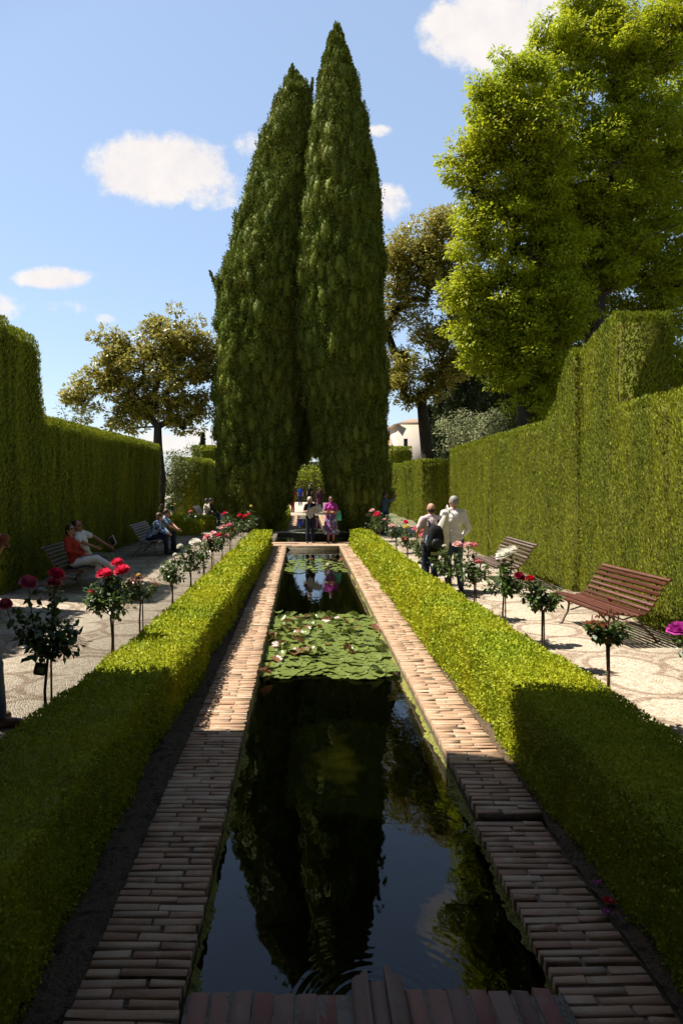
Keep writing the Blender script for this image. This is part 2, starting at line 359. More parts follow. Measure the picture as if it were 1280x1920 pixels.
def coping(label, x0, x1, y0, y1, mat='brick', zf=None, steps=0):
    t = empty('brick_coping', ((x0+x1)/2, (y0+y1)/2, -.07)); tag(t, label, 'coping')
    a = bricks('bricks', x0, x1, y0, y1, M[mat], zf=zf); b = slab('mortar_bed', x0+.012, x1-.012, y0, y1, -.010, M['mortar'], .05)
    for o in (a, b):
        o.parent = t; o.location = -t.location
    return t
def wob(s, a=.006): return lambda X, Y: a*vnoise(np.stack([X*1.3, Y*.8, 0*X+s], -1), 8)
coping('left brick coping of the long pool, half in the shade of the low box hedge', -.94, PX0, 1.2, PY1+.02, zf=wob(1))
coping('right brick coping of the long pool, sunlit far stretch beyond the crack', PX1, 1.53, 4.36, PY1+.02, zf=wob(2))
t = coping('right brick coping of the long pool, shaded near stretch before the crack', PX1-.035, 1.50, 1.2, 4.33, zf=lambda X, Y: -.028+.006*vnoise(np.stack([X*1.3, Y, 0*X], -1), 8))
t.children[1].location.z -= .028
t = empty('brick_edge', (.3, 2.6, -.07)); tag(t, 'worn near edge of the pool, bricks laid lengthwise with broad grey mortar', 'coping')
eb = bricks('bricks', 2.49, 2.845, -.47, .20, M['brickedge'], pitch=.088, split=False, along='y'); eb2 = bricks('bricks', 2.49, 2.86, .42, 1.09, M['brickedge'], pitch=.088, split=False, along='y')
eb3 = bricks('bricks', 2.08, 2.48, -.42, 1.06, M['brickedge'], pitch=.088, split=False, along='y')
mo = MB(); mo.box((.3, 1.995, -.029), (1.56, 1.68, .05)); mo = mo.build('mortar_bed', M['mortar'])
for o in (eb, eb2, eb3, mo): o.parent = t; o.location = -t.location
# spout of three old tiles
t = empty('water_spout', (.31, 2.8, -.03)); tag(t, 'broken tile water spout reaching over the near pool edge', 'spout')
def ragged(name, x0, x1, ytips, z, mat, th=.04):
    mb = MB(); n = len(ytips)
    for zz in (z-th, z):
        for i, yt in enumerate(ytips):
            x = x0+(x1-x0)*i/(n-1); mb.V.append((x, 2.1, zz)); mb.V.append((x, yt, zz))
    for i in range(n-1):
        a = 2*i; b = a+2*n; mb.q(b, b+2, b+3, b+1); mb.q(a, a+1, a+3, a+2); mb.q(a+1, b+1, b+3, a+3); mb.q(a, a+2, b+2, b)
    mb.q(0, 2*n, 2*n+1, 1); e = 2*n-2; mb.q(e, e+1, e+1+2*n, e+2*n)
    o = mb.build(name, mat, t); o.location = (-.31, -2.8, .03); return o
M['oldtile'] = brickmat('old_tile', [(.20, .13, .10), (.24, .16, .125)], (.24, .20, .16), (.22, .09, .06))
ragged('side_tile', .205, .275, [2.89, 2.91, 2.915, 2.94, 2.95], .022, M['oldtile']); ragged('channel_tile', .279, .345, [2.895, 2.90, 2.90, 2.897], .004, M['oldtile'], .03)
ragged('side_tile', .349, .42, [2.97, 2.965, 2.93, 2.92, 2.88], .022, M['oldtile'])

# pool shell and water
def pool(x0, x1, y0, y1, zb, zt, silt):
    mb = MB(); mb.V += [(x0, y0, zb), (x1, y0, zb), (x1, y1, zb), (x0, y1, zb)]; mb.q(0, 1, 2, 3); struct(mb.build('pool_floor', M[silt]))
    w = MB(); th = .1
    w.box((x0-th/2, (y0+y1)/2, (zb+zt)/2), (th, y1-y0, zt-zb)); w.box((x1+th/2, (y0+y1)/2, (zb+zt)/2), (th, y1-y0, zt-zb))
    w.box(((x0+x1)/2, y0-th/2, (zb+zt)/2), (x1-x0+2*th, th, zt-zb)); w.box(((x0+x1)/2, y1+th/2, (zb+zt)/2), (x1-x0+2*th, th, zt-zb))
    struct(w.build('pool_wall', M['wallwet']))
def water(x0, x1, y0, y1, z):
    mb = MB(); mb.V += [(x0, y0, z), (x1, y0, z), (x1, y1, z), (x0, y1, z)]; mb.q(0, 1, 2, 3); return struct(mb.build('water', M['water']))
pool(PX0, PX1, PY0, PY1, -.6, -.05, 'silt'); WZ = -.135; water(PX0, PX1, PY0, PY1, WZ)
pool(FX0, FX1, FY0, FY1, -.5, -.03, 'darkstone'); water(FX0, FX1, FY0, FY1, -.12)
pool(CX0, CX1, CY0, CY1, -.5, -.05, 'silt'); water(CX0, CX1, CY0, CY1, -.12)
# algae fringe at the water line
def fringe(xw, sgn, y0, y1, z, seed):
    n = int((y1-y0)/.012); y = np.linspace(y0, y1, n); P = np.stack([y*2.2, y*0+seed, y*0], -1)
    wd = np.maximum(.004, .035+.035*vnoise(P, 1)+.022*vnoise(P*3.7, 2)+.014*vnoise(P*11, 3))*np.clip(1.45-y*.09, .5, 1.4)
    cols = [np.stack([xw+sgn*wd*t, y, z+.035*(1-t)**2+.006*rng.normal(size=n)*(t < 1)], -1) for t in (0, .33, .7, 1)]
    V = np.concatenate(cols); i = np.arange(n-1); Fq = np.concatenate([np.stack([k*n+i, k*n+i+1, (k+1)*n+i+1, (k+1)*n+i], 1) for k in range(3)])
    o = mesh_np('algae', V, Fq, None, M['algae']); return o
o = fringe(PX0-.001, 1, PY0, 16, WZ, 3); tag(o, 'yellow green algae fringe along the left water edge', 'algae', kind='stuff')
o = fringe(PX1+.001, -1, PY0, 16, WZ, 9); tag(o, 'yellow green algae fringe along the right water edge', 'algae', kind='stuff')
# platform across the far end, slabs of the fountain court
struct(bricks('pavement', -1.6, 2.2, PY1+.05, FY0-.02, M['brick'], pitch=.115)); struct(slab('pavement', -1.6, 2.2, PY1+.03, FY0-.02, -.012, M['mortar'], .05))
struct(slab('pavement', -1.5, 2.3, FY1+.02, CY0-.02, 0, M['stone'], .06))
coping('left brick coping of the far channel beyond the fountain', CX0-.36, CX0, CY0, CY1, zf=wob(5)); coping('right brick coping of the far channel beyond the fountain', CX1, CX1+.36, CY0, CY1, zf=wob(6))
# fountain
t = empty('fountain', (.42, 24.2, -.12)); tag(t, 'low round dark stone fountain basin behind the two standing women', 'fountain')
MB().lathe([(.62, -.3), (.66, -.1), (.78, .12), (.90, .28), (.92, .33), (.86, .345), (.80, .31), (.6, .2), (.001, .18)], n=40).build('basin', M['darkstone'], t, True)
w = MB().lathe([(.83, .318), (.001, .318)], n=40).build('basin_water', M['water'], t)
MB().lathe([(.05, .18), (.045, .33), (.10, .37), (.11, .40), (.02, .42), (.001, .47)], n=16).build('jet_nozzle', M['darkstone'], t, True)
# ---------------------------------------------------------------- hedges
def resample(prof, step):
    ys, zs = [prof[0][0]], [prof[0][1]]
    for (a, za), (b, zb) in zip(prof, prof[1:]):
        n = max(1, int(round(abs(b-a)/step)))
        for k in range(1, n+1): ys.append(a+(b-a)*k/n); zs.append(za+(zb-za)*k/n)
    return np.array(ys), np.array(zs)
def clipped_hedge(label, prof, xin, xout, dens, blade, seed=0, mat='hedge', amp=.07, outer=.25, slots=(), group=None, cat='hedge', ends=(1, 1)):
    amp *= 1.35
    """trained cypress hedge along Y: top outline prof (y, z), garden side xin, far side xout; slots = dark seams between plants"""
    nout = 1 if xin > xout else -1; y0, y1 = prof[0][0], prof[-1][0]
    t = empty('clipped_hedge', ((xin+xout)/2, (y0+y1)/2, -.05)); tag(t, label, cat, group)
    def disp(y, z, x):
        P = np.stack([y*1.9, z*.30, x*1.9+seed], -1); Q = np.stack([y*6.5, z*.8, x*6.5+seed], -1); R_ = np.stack([y*.55, z*.5, x+seed], -1)
        d = amp*vnoise(P, seed)+amp*.5*vnoise(Q, seed+1)+amp*1.1*vnoise(R_, seed+2)-amp*.5
        for sy, sw, sd, lean in slots: d = d-sd*np.exp(-((y-sy-lean*(z-1.5)-.05*np.sin(z*2.3+sy))/sw)**2)
        return d
    # core, set back from the clipped ends and steps
    cp = [[a, z] for a, z in prof]; cp[0][0] += .005; cp[-1][0] -= .005
    for i in range(len(prof)-1):
        if abs(prof[i+1][1]-prof[i][1]) > 3*abs(prof[i+1][0]-prof[i][0]):
            s_ = .002 if prof[i+1][1] > prof[i][1] else -.002; cp[i][0] += s_; cp[i+1][0] += s_
    ys, zs = resample([tuple(c) for c in cp], .12); nz = 26; v = np.linspace(0, 1, nz)
    Y = np.repeat(ys[:, None], nz, 1); Z = -.06+v[None]*(zs[:, None]-.0); Z2 = Z-.05*v[None]
    Vs = []
    for x, s in ((xin, nout), (xout, -nout)): Vs.append(np.stack([x+s*(disp(Y, Z, 0*Y+x)-.07), Y, Z2], -1))
    V = np.concatenate([a.reshape(-1, 3) for a in Vs]); ny = len(ys); o2 = ny*nz
    a = (np.arange(ny-1)[:, None]*nz+np.arange(nz-1)).ravel(); Fq = [np.stack([a, a+nz, a+nz+1, a+1], 1), np.stack([o2+a, o2+a+1, o2+a+nz+1, o2+a+nz], 1)]
    k = np.arange(ny-1)*nz+nz-1; Fq.append(np.stack([k, k+nz, k+nz+o2, k+o2], 1))
    j = np.arange(nz-1); e = (ny-1)*nz; Fq += [np.stack([j, j+1, j+1+o2, j+o2], 1), np.stack([e+j, e+j+o2, e+j+1+o2, e+j+1], 1)]
    # tufts
    Cs, Us, Ns = [], [], []
    def add(Cn, nv, lift): 
        n = len(Cn); nv = np.broadcast_to(np.array(nv, float), (n, 3)); j = rng.normal(size=(n, 3))
        up = np.array([0, 0, 1.0]); Cs.append(Cn); Us.append(nrm(up*lift+nv*.45+j*.28)); Ns.append(nrm(nv*1.5+j*.42+up*.2))
    tall = max(p[1] for p in prof)
    for x, s, dd in ((xin, nout, dens), (xout, -nout, dens*outer)):
        n = int((y1-y0)*tall*dd); y = rng.uniform(y0, y1, n); z = rng.uniform(-.05, tall, n); tp = np.interp(y, [p[0]+i*1e-5 for i, p in enumerate(prof)], [p[1] for p in prof])
        ok = z < tp; y, z = y[ok], z[ok]; d = disp(y, z, 0*y+x)-rng.uniform(.0, .07, len(y)); add(np.stack([x+s*d, y, z-.03], -1), (s, 0, 0), 1.0)
    for (a, za), (b, zb) in zip(prof, prof[1:]):
        ln = math.hypot(b-a, zb-za); n = int(ln*abs(xin-xout)*dens*1.1); q = rng.uniform(0, 1, n); x = rng.uniform(min(xin, xout), max(xin, xout), n)
        tn = nrm(np.array([[0, -(zb-za), (b-a)]]))[0]; y = a+(b-a)*q; z = za+(zb-za)*q
        d = amp*.6*vnoise(np.stack([x*3, y*3, z*.8+seed], -1), seed)-rng.uniform(.01, .07, n); d = rng.uniform(-.02, .0, n) if abs(zb-za) > 3*abs(b-a) else d*.5+.03; P = np.stack([x, y, z], -1)+tn*d[:, None]
        P = P[nout*(x-xin) <= disp(y, z, 0*y+xin)-(.085 if abs(zb-za) > 3*abs(b-a) else .03)]; add(P, tuple(tn), 1.0)
    for ye, s, on, zt in ((y0, -1, ends[0], prof[0][1]), (y1, 1, ends[1], prof[-1][1])):
        if not on: continue
        n = int(abs(xin-xout)*zt*dens*on); x = rng.uniform(min(xin, xout), max(xin, xout), n); z = rng.uniform(-.05, zt, n)
        ok = nout*(x-xin) <= disp(ye+0*x, z, 0*x+xin)-.085; x, z = x[ok], z[ok]; n = len(x)
        d = rng.uniform(-.02, .0, n); add(np.stack([x, ye+s*d, z-.03], -1), (0, s, 0), 1.0)
    P = np.concatenate(Cs); n = len(P); L = blade*rng.uniform(.6, 1.35, n)
    o = mesh_np('inner_growth', V, np.concatenate(Fq), None, M['twigs'], None, False); f = leaf_mesh('foliage', P, np.concatenate(Us), np.concatenate(Ns), L, L*rng.uniform(.26, .5, n), M[mat])
    for q in (o, f): q.parent = t; q.location = -t.location
    return t

RP = [(2.5, 3.3), (7, 3.28), (10.885, 3.25), (10.9, 4.72), (11.0, 4.75), (11.6, 4.56), (12.2, 4.44)]
clipped_hedge('tall clipped cypress hedge on the right, near part with the square raised block', RP, 4.92, 5.9, 2600, .055, 3, amp=.04, slots=((9.3, .05, .12, .04),))
RP2 = [(12.85, 4.50), (13.1, 4.55), (13.3, 4.35), (13.8, 3.75), (14.25, 3.28), (18, 3.18), (23.5, 3.05)]
clipped_hedge('clipped cypress hedge on the right, sloping down and running behind the walking men', RP2, 4.95, 5.95, 2200, .06, 9, slots=((16.2, .05, .22, .02), (18.3, .06, .2, .0), (20.8, .05, .12, .0)))
# the seam between them is filled by loose growth
def column_growth(label, cx, cy, prof, n_cl, cl, per, L, mat, seed=0, core=.82, name='cypress_tree', trunk=None, lean=None, cat='tree', elong=1.7, spikes=()):
    """columnar conifer from stacked flame-shaped sprays. prof = (z, centre x, centre y, radius)"""
    t = empty(name, (cx, cy, -.05)); tag(t, label, cat)
    pz = np.array([p[0] for p in prof]); ax = np.array([p[1] for p in prof]); ay = np.array([p[2] for p in prof]); pr = np.array([p[3] for p in prof])
    seg = (pr[1:]+pr[:-1])/2*np.diff(pz)+1e-6; cum = np.concatenate([[0], np.cumsum(seg)])/seg.sum()
    z = np.interp(rng.uniform(0, 1, n_cl), cum, pz); r = np.interp(z, pz, pr); th = rng.uniform(0, 2*math.pi, n_cl)
    off = 1+.13*vnoise(np.stack([np.cos(th)*2.2, np.sin(th)*2.2, z*.55+seed], -1), seed)+.06*rng.normal(size=n_cl)
    csz = cl*rng.uniform(.45, 1.4, n_cl)*np.clip(r/1.0, .35, 1)
    rr = np.maximum(r*.95*off-csz*.8, 0)
    cc = np.stack([np.interp(z, pz, ax)+np.cos(th)*rr, np.interp(z, pz, ay)+np.sin(th)*rr, z], -1); od = np.stack([np.cos(th), np.sin(th), 0*th], -1)
    k = np.repeat(np.arange(n_cl), per); d = runit(len(k)); dp = (d*od[k]).sum(1); d[dp < -.15] *= -1
    P = cc[k]+d*csz[k, None]*np.array([1, 1, elong])*rng.uniform(.6, 1.08, (len(k), 1))
    U = nrm(np.array([0, 0, .8])+d*.9+rng.normal(size=d.shape)*.5); N = nrm(d*1.3+np.array([0, 0, .3])+rng.normal(size=d.shape)*.35)
    for (sx, sy, sz, ex, ey, ez) in spikes:
        q = rng.uniform(0, 1, 900); a = np.array([sx, sy, sz]); b = np.array([ex, ey, ez]); rad = (.30*(1-q)+.02)[:, None]
        Pp = a+(b-a)*q[:, None]+runit(900)*rad*rng.uniform(.3, 1, (900, 1)); P = np.concatenate([P, Pp]); U = np.concatenate([U, nrm((b-a)*.8/np.linalg.norm(b-a)+runit(900)*.5)]); N = np.concatenate([N, runit(900)])
    tm = MB().ell((0, 0, 0), (1, 1, 1), None, 8, 6); tv = np.array(tm.V); cv = cc[:, None]+tv[None]*csz[:, None, None]*np.array([.66, .66, .7*elong]); cv = cv+.12*csz[:, None, None]*rng.normal(size=cv.shape); nv_ = len(tv); bs = (np.arange(n_cl)*nv_)[:, None, None]
    inner = mesh_np('inner_sprays', cv.reshape(-1, 3), (np.array(tm.Q)[None]+bs).reshape(-1, 4), (np.array(tm.T)[None]+bs).reshape(-1, 3), M[mat], None, False)
    Lh = L*rng.uniform(.6, 1.3, len(P)); f = leaf_mesh('crown', P, U, N, Lh, Lh*rng.uniform(.28, .5, len(P)), M[mat])
    nz, na = 40, 28; zz = np.linspace(pz[0], pz[-1], nz); aa = np.linspace(0, 2*math.pi, na, endpoint=False); Z, A = np.meshgrid(zz, aa, indexing='ij')
    R_ = np.interp(Z, pz, pr)*core*(1+.13*vnoise(np.stack([np.cos(A)*2.2, np.sin(A)*2.2, Z*.55+seed], -1), seed))-cl*.25; R_ = np.maximum(R_, .01)
    V = np.stack([np.interp(Z, pz, ax)+np.cos(A)*R_, np.interp(Z, pz, ay)+np.sin(A)*R_, Z], -1).reshape(-1, 3)
    i = np.arange(nz-1)[:, None]*na; j = np.arange(na); Fq = np.stack([(i+j), (i+(j+1) % na), (i+na+(j+1) % na), (i+na+j)], -1).reshape(-1, 4)
    c = mesh_np('inner_growth', V, Fq, None, M[mat], None, True)
    tb = MB(); tb.tube([(ax[0], ay[0], -.1), (ax[0], ay[0], pz[0]+1.5), (ax[len(ax)//2], ay[len(ax)//2], pz[len(pz)//2])], [.24*max(.3, pr[1]), .2*max(.3, pr[1]), .08], 10); tk = tb.build('trunk', M['barkdark'], None, True)
    for q in (f, c, tk, inner): q.parent = t; q.location = -t.location
    return t
column_growth('shaggy cypress stem filling the dark seam between the two right hedges', 5.35, 12.4, [(0, 5.52, 12.5, .38), (2.5, 5.54, 12.5, .36), (4.2, 5.55, 12.5, .3), (4.4, 5.45, 12.45, .1)], 260, .13, 70, .08, 'cypress', 4, cat='shrub', name='hedge_cypress')

LP1 = [(12.45, 5.0), (12.9, 5.12), (13.0, 4.98), (14.1, 5.02), (14.35, 4.75), (14.65, 3.9), (14.85, 3.40), (20, 3.38), (26.2, 3.30)]
clipped_hedge('long shaded cypress hedge on the left, stepping down behind the benches', LP1, -5.45, -6.5, 1700, .065, 21)
clipped_hedge('cypress hedge on the left beside the near path, whose shade crosses the pebbles', [(5.9, 3.3), (11.55, 3.3)], -5.5, -6.4, 250, .13, 23)
clipped_hedge('squared cypress hedge on the left with its end catching a line of sun', [(34, 2.98), (38, 3.0), (40, 2.9)], -5.05, -6.55, 700, .11, 31)
clipped_hedge('darker taller cypress hedge block between the squared hedge and the twin cypress', [(40.5, 3.85), (44, 3.85)], -4.6, -6.6, 300, .15, 33)
clipped_hedge('short cypress hedge on the right with a dark end beside the long hedge', [(31.5, 2.85), (33.6, 2.85)], 5.35, 6.95, 900, .10, 41)
clipped_hedge('uneven cypress hedge on the right behind the person taking a photo', [(34.0, 2.75), (36.3, 2.8), (36.5, 2.3), (37.1, 2.3), (37.2, 2.75), (44, 2.8)], 5.25, 6.5, 600, .12, 43, amp=.13, slots=((36.8, .16, .3, .0),))
clipped_hedge('dark squared hedge block standing before the white building', [(45, 4.0), (47, 4.0)], 5.6, 7.2, 400, .14, 47)
clipped_hedge('dark hedge wall closing the far end of the gardens', [(58, 3.2), (60, 3.2)], -3.5, 6, 260, .16, 51, mat='cypressdark')  # darker leaf colour stands in for shade on the side facing the camera

# low box hedges
def box_hedge(label, ys, xin, xout, top, near=True, cmax=1.0, seed=0, group=None, zmul=1.0, endon=(0, 1)):
    """ys: stations; xin/xout/top given per station"""
    ys, xin, xout, top = map(lambda a: np.array(a, float), (ys, xin, xout, top)); t = empty('box_hedge', ((xin[0]+xout[0])/2, ys.mean(), -.05)); tag(t, label, 'hedge', group)
    s_in = np.sign(xin[0]-xout[0]); base = -.05
    def dd(P): return .020*vnoise(P*5, seed)+.014*vnoise(P*14, seed+1)+.05*vnoise(P*1.1, seed+2)
    # rounded section: inner face, top, outer face
    def section(u, y):
        a, b, h = np.interp(y, ys, xin), np.interp(y, ys, xout), np.interp(y, ys, top)-base; w = np.abs(a-b); tot = 2*h+w; s = u*tot
        f1 = s < h; f3 = s > h+w; f2 = ~(f1 | f3)
        x = np.where(f1, a, np.where(f3, b, a+(b-a)*np.clip((s-h)/w, 0, 1))); z = base+np.where(f1, s, np.where(f3, np.maximum(tot-s, 0), h))
        nx = np.where(f1, s_in, np.where(f3, -s_in, 0)); nz = np.where(f2, 1.0, 0.)
        # soften the shoulders
        e1 = np.exp(-((s-h)/.05)**2); e3 = np.exp(-((s-h-w)/.05)**2); nx = nx+s_in*.7*e1-s_in*.7*e3; nz = nz+.7*(e1+e3)
        n = nrm(np.stack([nx, 0*nx, nz], -1)); P = np.stack([x, y, z], -1)-n*(.018*(e1+e3))[..., None]
        return P, n
    nu = 44; ny = int((ys[-1]-ys[0])/.07); Y, Uu = np.meshgrid(np.linspace(ys[0], ys[-1], ny), np.linspace(0, 1, nu), indexing='ij'); P, n = section(Uu, Y)
    P = P+n*(dd(P)-.035)[..., None]; V = P.reshape(-1, 3); a = (np.arange(ny-1)[:, None]*nu+np.arange(nu-1)).ravel(); Fq = [np.stack([a, a+1, a+nu+1, a+nu], 1)]
    cap = []
    for e in (0, (ny-1)*nu): k = np.arange(nu//2-1); cap.append(np.stack([e+k, e+k+1, e+nu-2-k, e+nu-1-k], 1))
    core = mesh_np('inner_growth', V, np.concatenate(Fq+cap), None, M['box'], None, False)
    Cs, Ns, Ls = [], [], []; step = .5; y = ys[0]
    while y < ys[-1]-1e-6:
        y2 = min(y+step, ys[-1]); sz = .0145*max(1, (y+.5)/4.2)**.9*zmul; per = (2*(.6)+abs(np.interp(y, ys, xin)-np.interp(y, ys, xout)))
        n = int(per*(y2-y)*2.6/(sz*sz*.62)*.5); yy = rng.uniform(y, y2, n); P, nn = section(rng.uniform(0, 1, n), yy); P = P+nn*(dd(P)+rng.uniform(-.022, .008, n)*max(1, sz/.02))[:, None]
        Cs.append(P); Ns.append(nn); Ls.append(sz*rng.uniform(.7, 1.4, n)); y = y2
    for ye, s, on in ((ys[0], -1, endon[0]), (ys[-1], 1, endon[1])):
        if not on: continue
        sz = .0145*max(1, ye/4.2)**.9; w = abs(np.interp(ye, ys, xin)-np.interp(ye, ys, xout)); h = np.interp(ye, ys, top)-base; n = int(w*h*1.3/(sz*sz*.62)); x = rng.uniform(0, 1, n)
        P = np.stack([np.interp(ye, ys, xin)*(1-x)+np.interp(ye, ys, xout)*x, ye+0*x, rng.uniform(base, base+h, n)], -1); nn = np.broadcast_to(np.array([0, s, 0.]), P.shape)
        P = P+nn*(dd(P)+rng.uniform(-.03, .008, n))[:, None]; Cs.append(P); Ns.append(nn); Ls.append(sz*rng.uniform(.7, 1.4, n))
    P, nn, L = map(np.concatenate, (Cs, Ns, Ls)); n = len(P); up = np.array([0, 0, .35])
    U = nrm(nn*.45+up+rng.normal(size=(n, 3))*.8); N = nrm(nn*1.25+rng.normal(size=(n, 3))*.5)
    f = leaf_mesh('foliage', P, U, N, L*1.15, L*.8, M['box'])
    for q in (core, f): q.parent = t; q.location = -t.location
    print('box', n); return t
box_hedge('low box hedge along the left side of the long pool', [1.3, 5.2, 6.8, 12, 21.1], [-1.19, -1.16, -1.10, -1.05, -.97], [-1.86, -1.84, -1.75, -1.66, -1.55], [.54, .53, .49, .48, .47], seed=2)
box_hedge('low box hedge along the right side of the long pool', [1.3, 5.0, 8, 12, 21.1], [1.62, 1.60, 1.58, 1.54, 1.46], [2.34, 2.30, 2.2, 2.12, 2.02], [.56, .56, .55, .52, .49], seed=5)
G2 = 'low box hedges around the far beds'
box_hedge('small low box hedge beside the second bench, front side of the rose bed', [25.0, 25.5], [-3.75, -3.75], [-5.2, -5.2], [.5, .5], seed=7, group=G2, endon=(1, 1))
box_hedge('small low box hedge behind the front one, back side of the rose bed', [27.2, 27.8], [-3.6, -3.6], [-5.9, -5.9], [.55, .55], seed=8, group=G2, endon=(1, 1))
box_hedge('low box hedge on the left of the far channel under the twin cypress', [27.2, 37], [-.78, -.78], [-1.55, -1.5], [.55, .5], seed=9, group=G2, endon=(1, 1))
box_hedge('low box hedge on the right of the far channel behind the purple top woman', [27.2, 37], [1.45, 1.4], [2.1, 2.0], [.55, .5], seed=10, group=G2, endon=(1, 1))

# ---------------------------------------------------------------- the two great cypresses and other columns
def prof_px(rows, Y):
    out = []
    for py, xl, xr in rows:
        z = CH-(py-VY)/F*Y; out.append((z, ((xl+xr)/2-VX)/F*Y, Y, (xr-xl)/2/F*Y))
    return out
rl = [(1003, 455, 515), (960, 424, 541), (900, 410, 554), (800, 406, 564), (700, 403, 572), (600, 402, 580), (540, 405, 588), (480, 428, 592), (400, 450, 592), (330, 474, 594), (250, 498, 592), (200, 514, 586), (165, 531, 578), (135, 543, 556)]
column_growth('tall shaggy cypress on the left of the pair, with a ragged double tip', -1.9, 27.8, prof_px(rl, 27.8), 3400, .23, 105, .10, 'cypress', 2, elong=2.2, core=.86,
    spikes=((W(575, 230, 27.6)[0], 27.6, W(575, 230, 27.6)[2], W(586, 148, 27.6)[0], 27.6, W(586, 148, 27.6)[2]), (W(425, 580, 27.4)[0], 27.4, W(425, 580, 27.4)[2], W(394, 510, 27.4)[0], 27.4, W(394, 510, 27.4)[2]), (W(553, 160, 27.8)[0], 27.8, W(553, 170, 27.8)[2], W(548, 122, 27.8)[0], 27.8, W(548, 122, 27.8)[2])))
rr_ = [(1008, 668, 705), (985, 646, 722), (950, 624, 730), (900, 606, 732), (800, 588, 728), (700, 572, 722), (640, 564, 720), (560, 560, 722), (480, 556, 722), (450, 563, 716), (400, 560, 711), (340, 571, 705), (280, 578, 697), (200, 588, 680), (150, 596, 668), (100, 608, 652), (65, 619, 642), (50, 628, 634)]
column_growth('tallest slender pointed cypress, right one of the pair at the pool end', 2.1, 26.6, prof_px(rr_, 26.6), 3600, .20, 95, .095, 'cypress', 6, elong=2.5, core=.87)
column_growth('dark inner cypress leaning over the passage between the twin cypresses', -1.25, 29.6,
    [(0, -1.25, 29.6, .25), (2.0, -1.2, 29.6, .35), (2.65, -.75, 29.6, .6), (3.1, .0, 29.5, .8), (3.8, .05, 29.5, .98), (5, .1, 29.5, 1.0), (8, .15, 29.5, .9), (10.5, .2, 29.5, .6), (12, .2, 29.5, .1)], 500, .3, 80, .11, 'cypress', 12, elong=1.8)
k = 0
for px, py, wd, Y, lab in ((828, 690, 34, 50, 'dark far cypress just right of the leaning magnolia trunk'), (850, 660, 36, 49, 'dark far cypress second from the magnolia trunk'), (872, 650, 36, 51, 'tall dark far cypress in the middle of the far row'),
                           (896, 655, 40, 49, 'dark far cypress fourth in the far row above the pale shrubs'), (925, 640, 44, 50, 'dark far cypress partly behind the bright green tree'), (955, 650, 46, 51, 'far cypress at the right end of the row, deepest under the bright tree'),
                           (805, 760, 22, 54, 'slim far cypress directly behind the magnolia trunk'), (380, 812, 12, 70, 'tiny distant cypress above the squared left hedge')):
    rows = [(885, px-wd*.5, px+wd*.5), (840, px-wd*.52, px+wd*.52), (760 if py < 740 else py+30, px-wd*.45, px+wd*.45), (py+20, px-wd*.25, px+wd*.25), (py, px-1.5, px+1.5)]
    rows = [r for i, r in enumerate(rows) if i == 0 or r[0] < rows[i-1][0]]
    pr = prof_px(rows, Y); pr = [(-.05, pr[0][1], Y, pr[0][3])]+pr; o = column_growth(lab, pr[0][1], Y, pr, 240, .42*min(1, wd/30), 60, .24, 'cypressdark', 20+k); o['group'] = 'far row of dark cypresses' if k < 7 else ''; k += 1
    if k == 8: del o['group']

# ---------------------------------------------------------------- broadleaved trees
def skeleton(root, fork, centres, r_tip, bend=.12, reach=2.2):
    """joins every spray to the nearest older node, then thickens by what hangs on it"""
    nodes = [np.array(root, float), np.array(fork, float)]; par = [-1, 0]; cs = sorted(centres, key=lambda c: np.linalg.norm(np.array(c)-fork))
    for c in cs:
        c = np.array(c, float); A = np.array(nodes[1:]); d = np.linalg.norm(A-c, axis=1)+.35*np.linalg.norm(A-fork, axis=1)*0+np.maximum(0, A[:, 2]-c[2])*.8
        j = int(np.argmin(d))+1; p = nodes[j]; n = max(1, int(np.linalg.norm(c-p)/.7)); prev = j
        for k in range(1, n+1):
            q = p+(c-p)*k/n+(rng.normal(size=3)*bend if k < n else 0); q[2] -= .10*math.sin(math.pi*k/n)*np.linalg.norm(c-p)*.4
            nodes.append(q); par.append(prev); prev = len(nodes)-1
    wgt = np.ones(len(nodes))
    for i in range(len(nodes)-1, 0, -1): wgt[par[i]] += wgt[i]
    return nodes, par, r_tip*np.sqrt(wgt)
def limbs(nodes, par, rad, mat, parent, skip=1, cap=1.0, rmax=9):
    kids = {}
    for i, p in enumerate(par):
        if i >= 1: kids.setdefault(p, []).append(i)
    mb = MB()
    for i in range(2, len(nodes)):
        a, b = nodes[par[i]], nodes[i]; mb.tube([a, b], [min(rad[i]*1.12, rmax), min(rad[i], rmax)*.98], 6, cap=False)
    o = mb.build('limbs', mat, parent, True); return o
def blobs_px(bl, Y, n, depth, shell=.0, zflat=1.0):
    """spray centres inside a crown described by overlapping rounded masses; returns world points"""
    out = []; tot = sum(b[2]*b[3] for b in bl)
    for (px, py, rx, ry, *dz) in bl:
        k = max(1, int(round(n*rx*ry/tot))); d = runit(k); q = rng.uniform(shell, 1, k)**(1/3) if shell == 0 else rng.uniform(shell, 1, k)
        dY = dz[0] if dz else 0; Yc = Y+dY
        x = (px-VX)/F*Yc+d[:, 0]*rx/F*Yc*q; z = CH-(py-VY)/F*Yc+d[:, 2]*ry/F*Yc*q; y = Yc+d[:, 1]*q*depth*math.sqrt(rx*ry)/F*Yc
        out.append(np.stack([x, y, z], -1))
    out = np.concatenate(out); return out+rng.normal(size=out.shape)*np.array([.22, .22, .2])
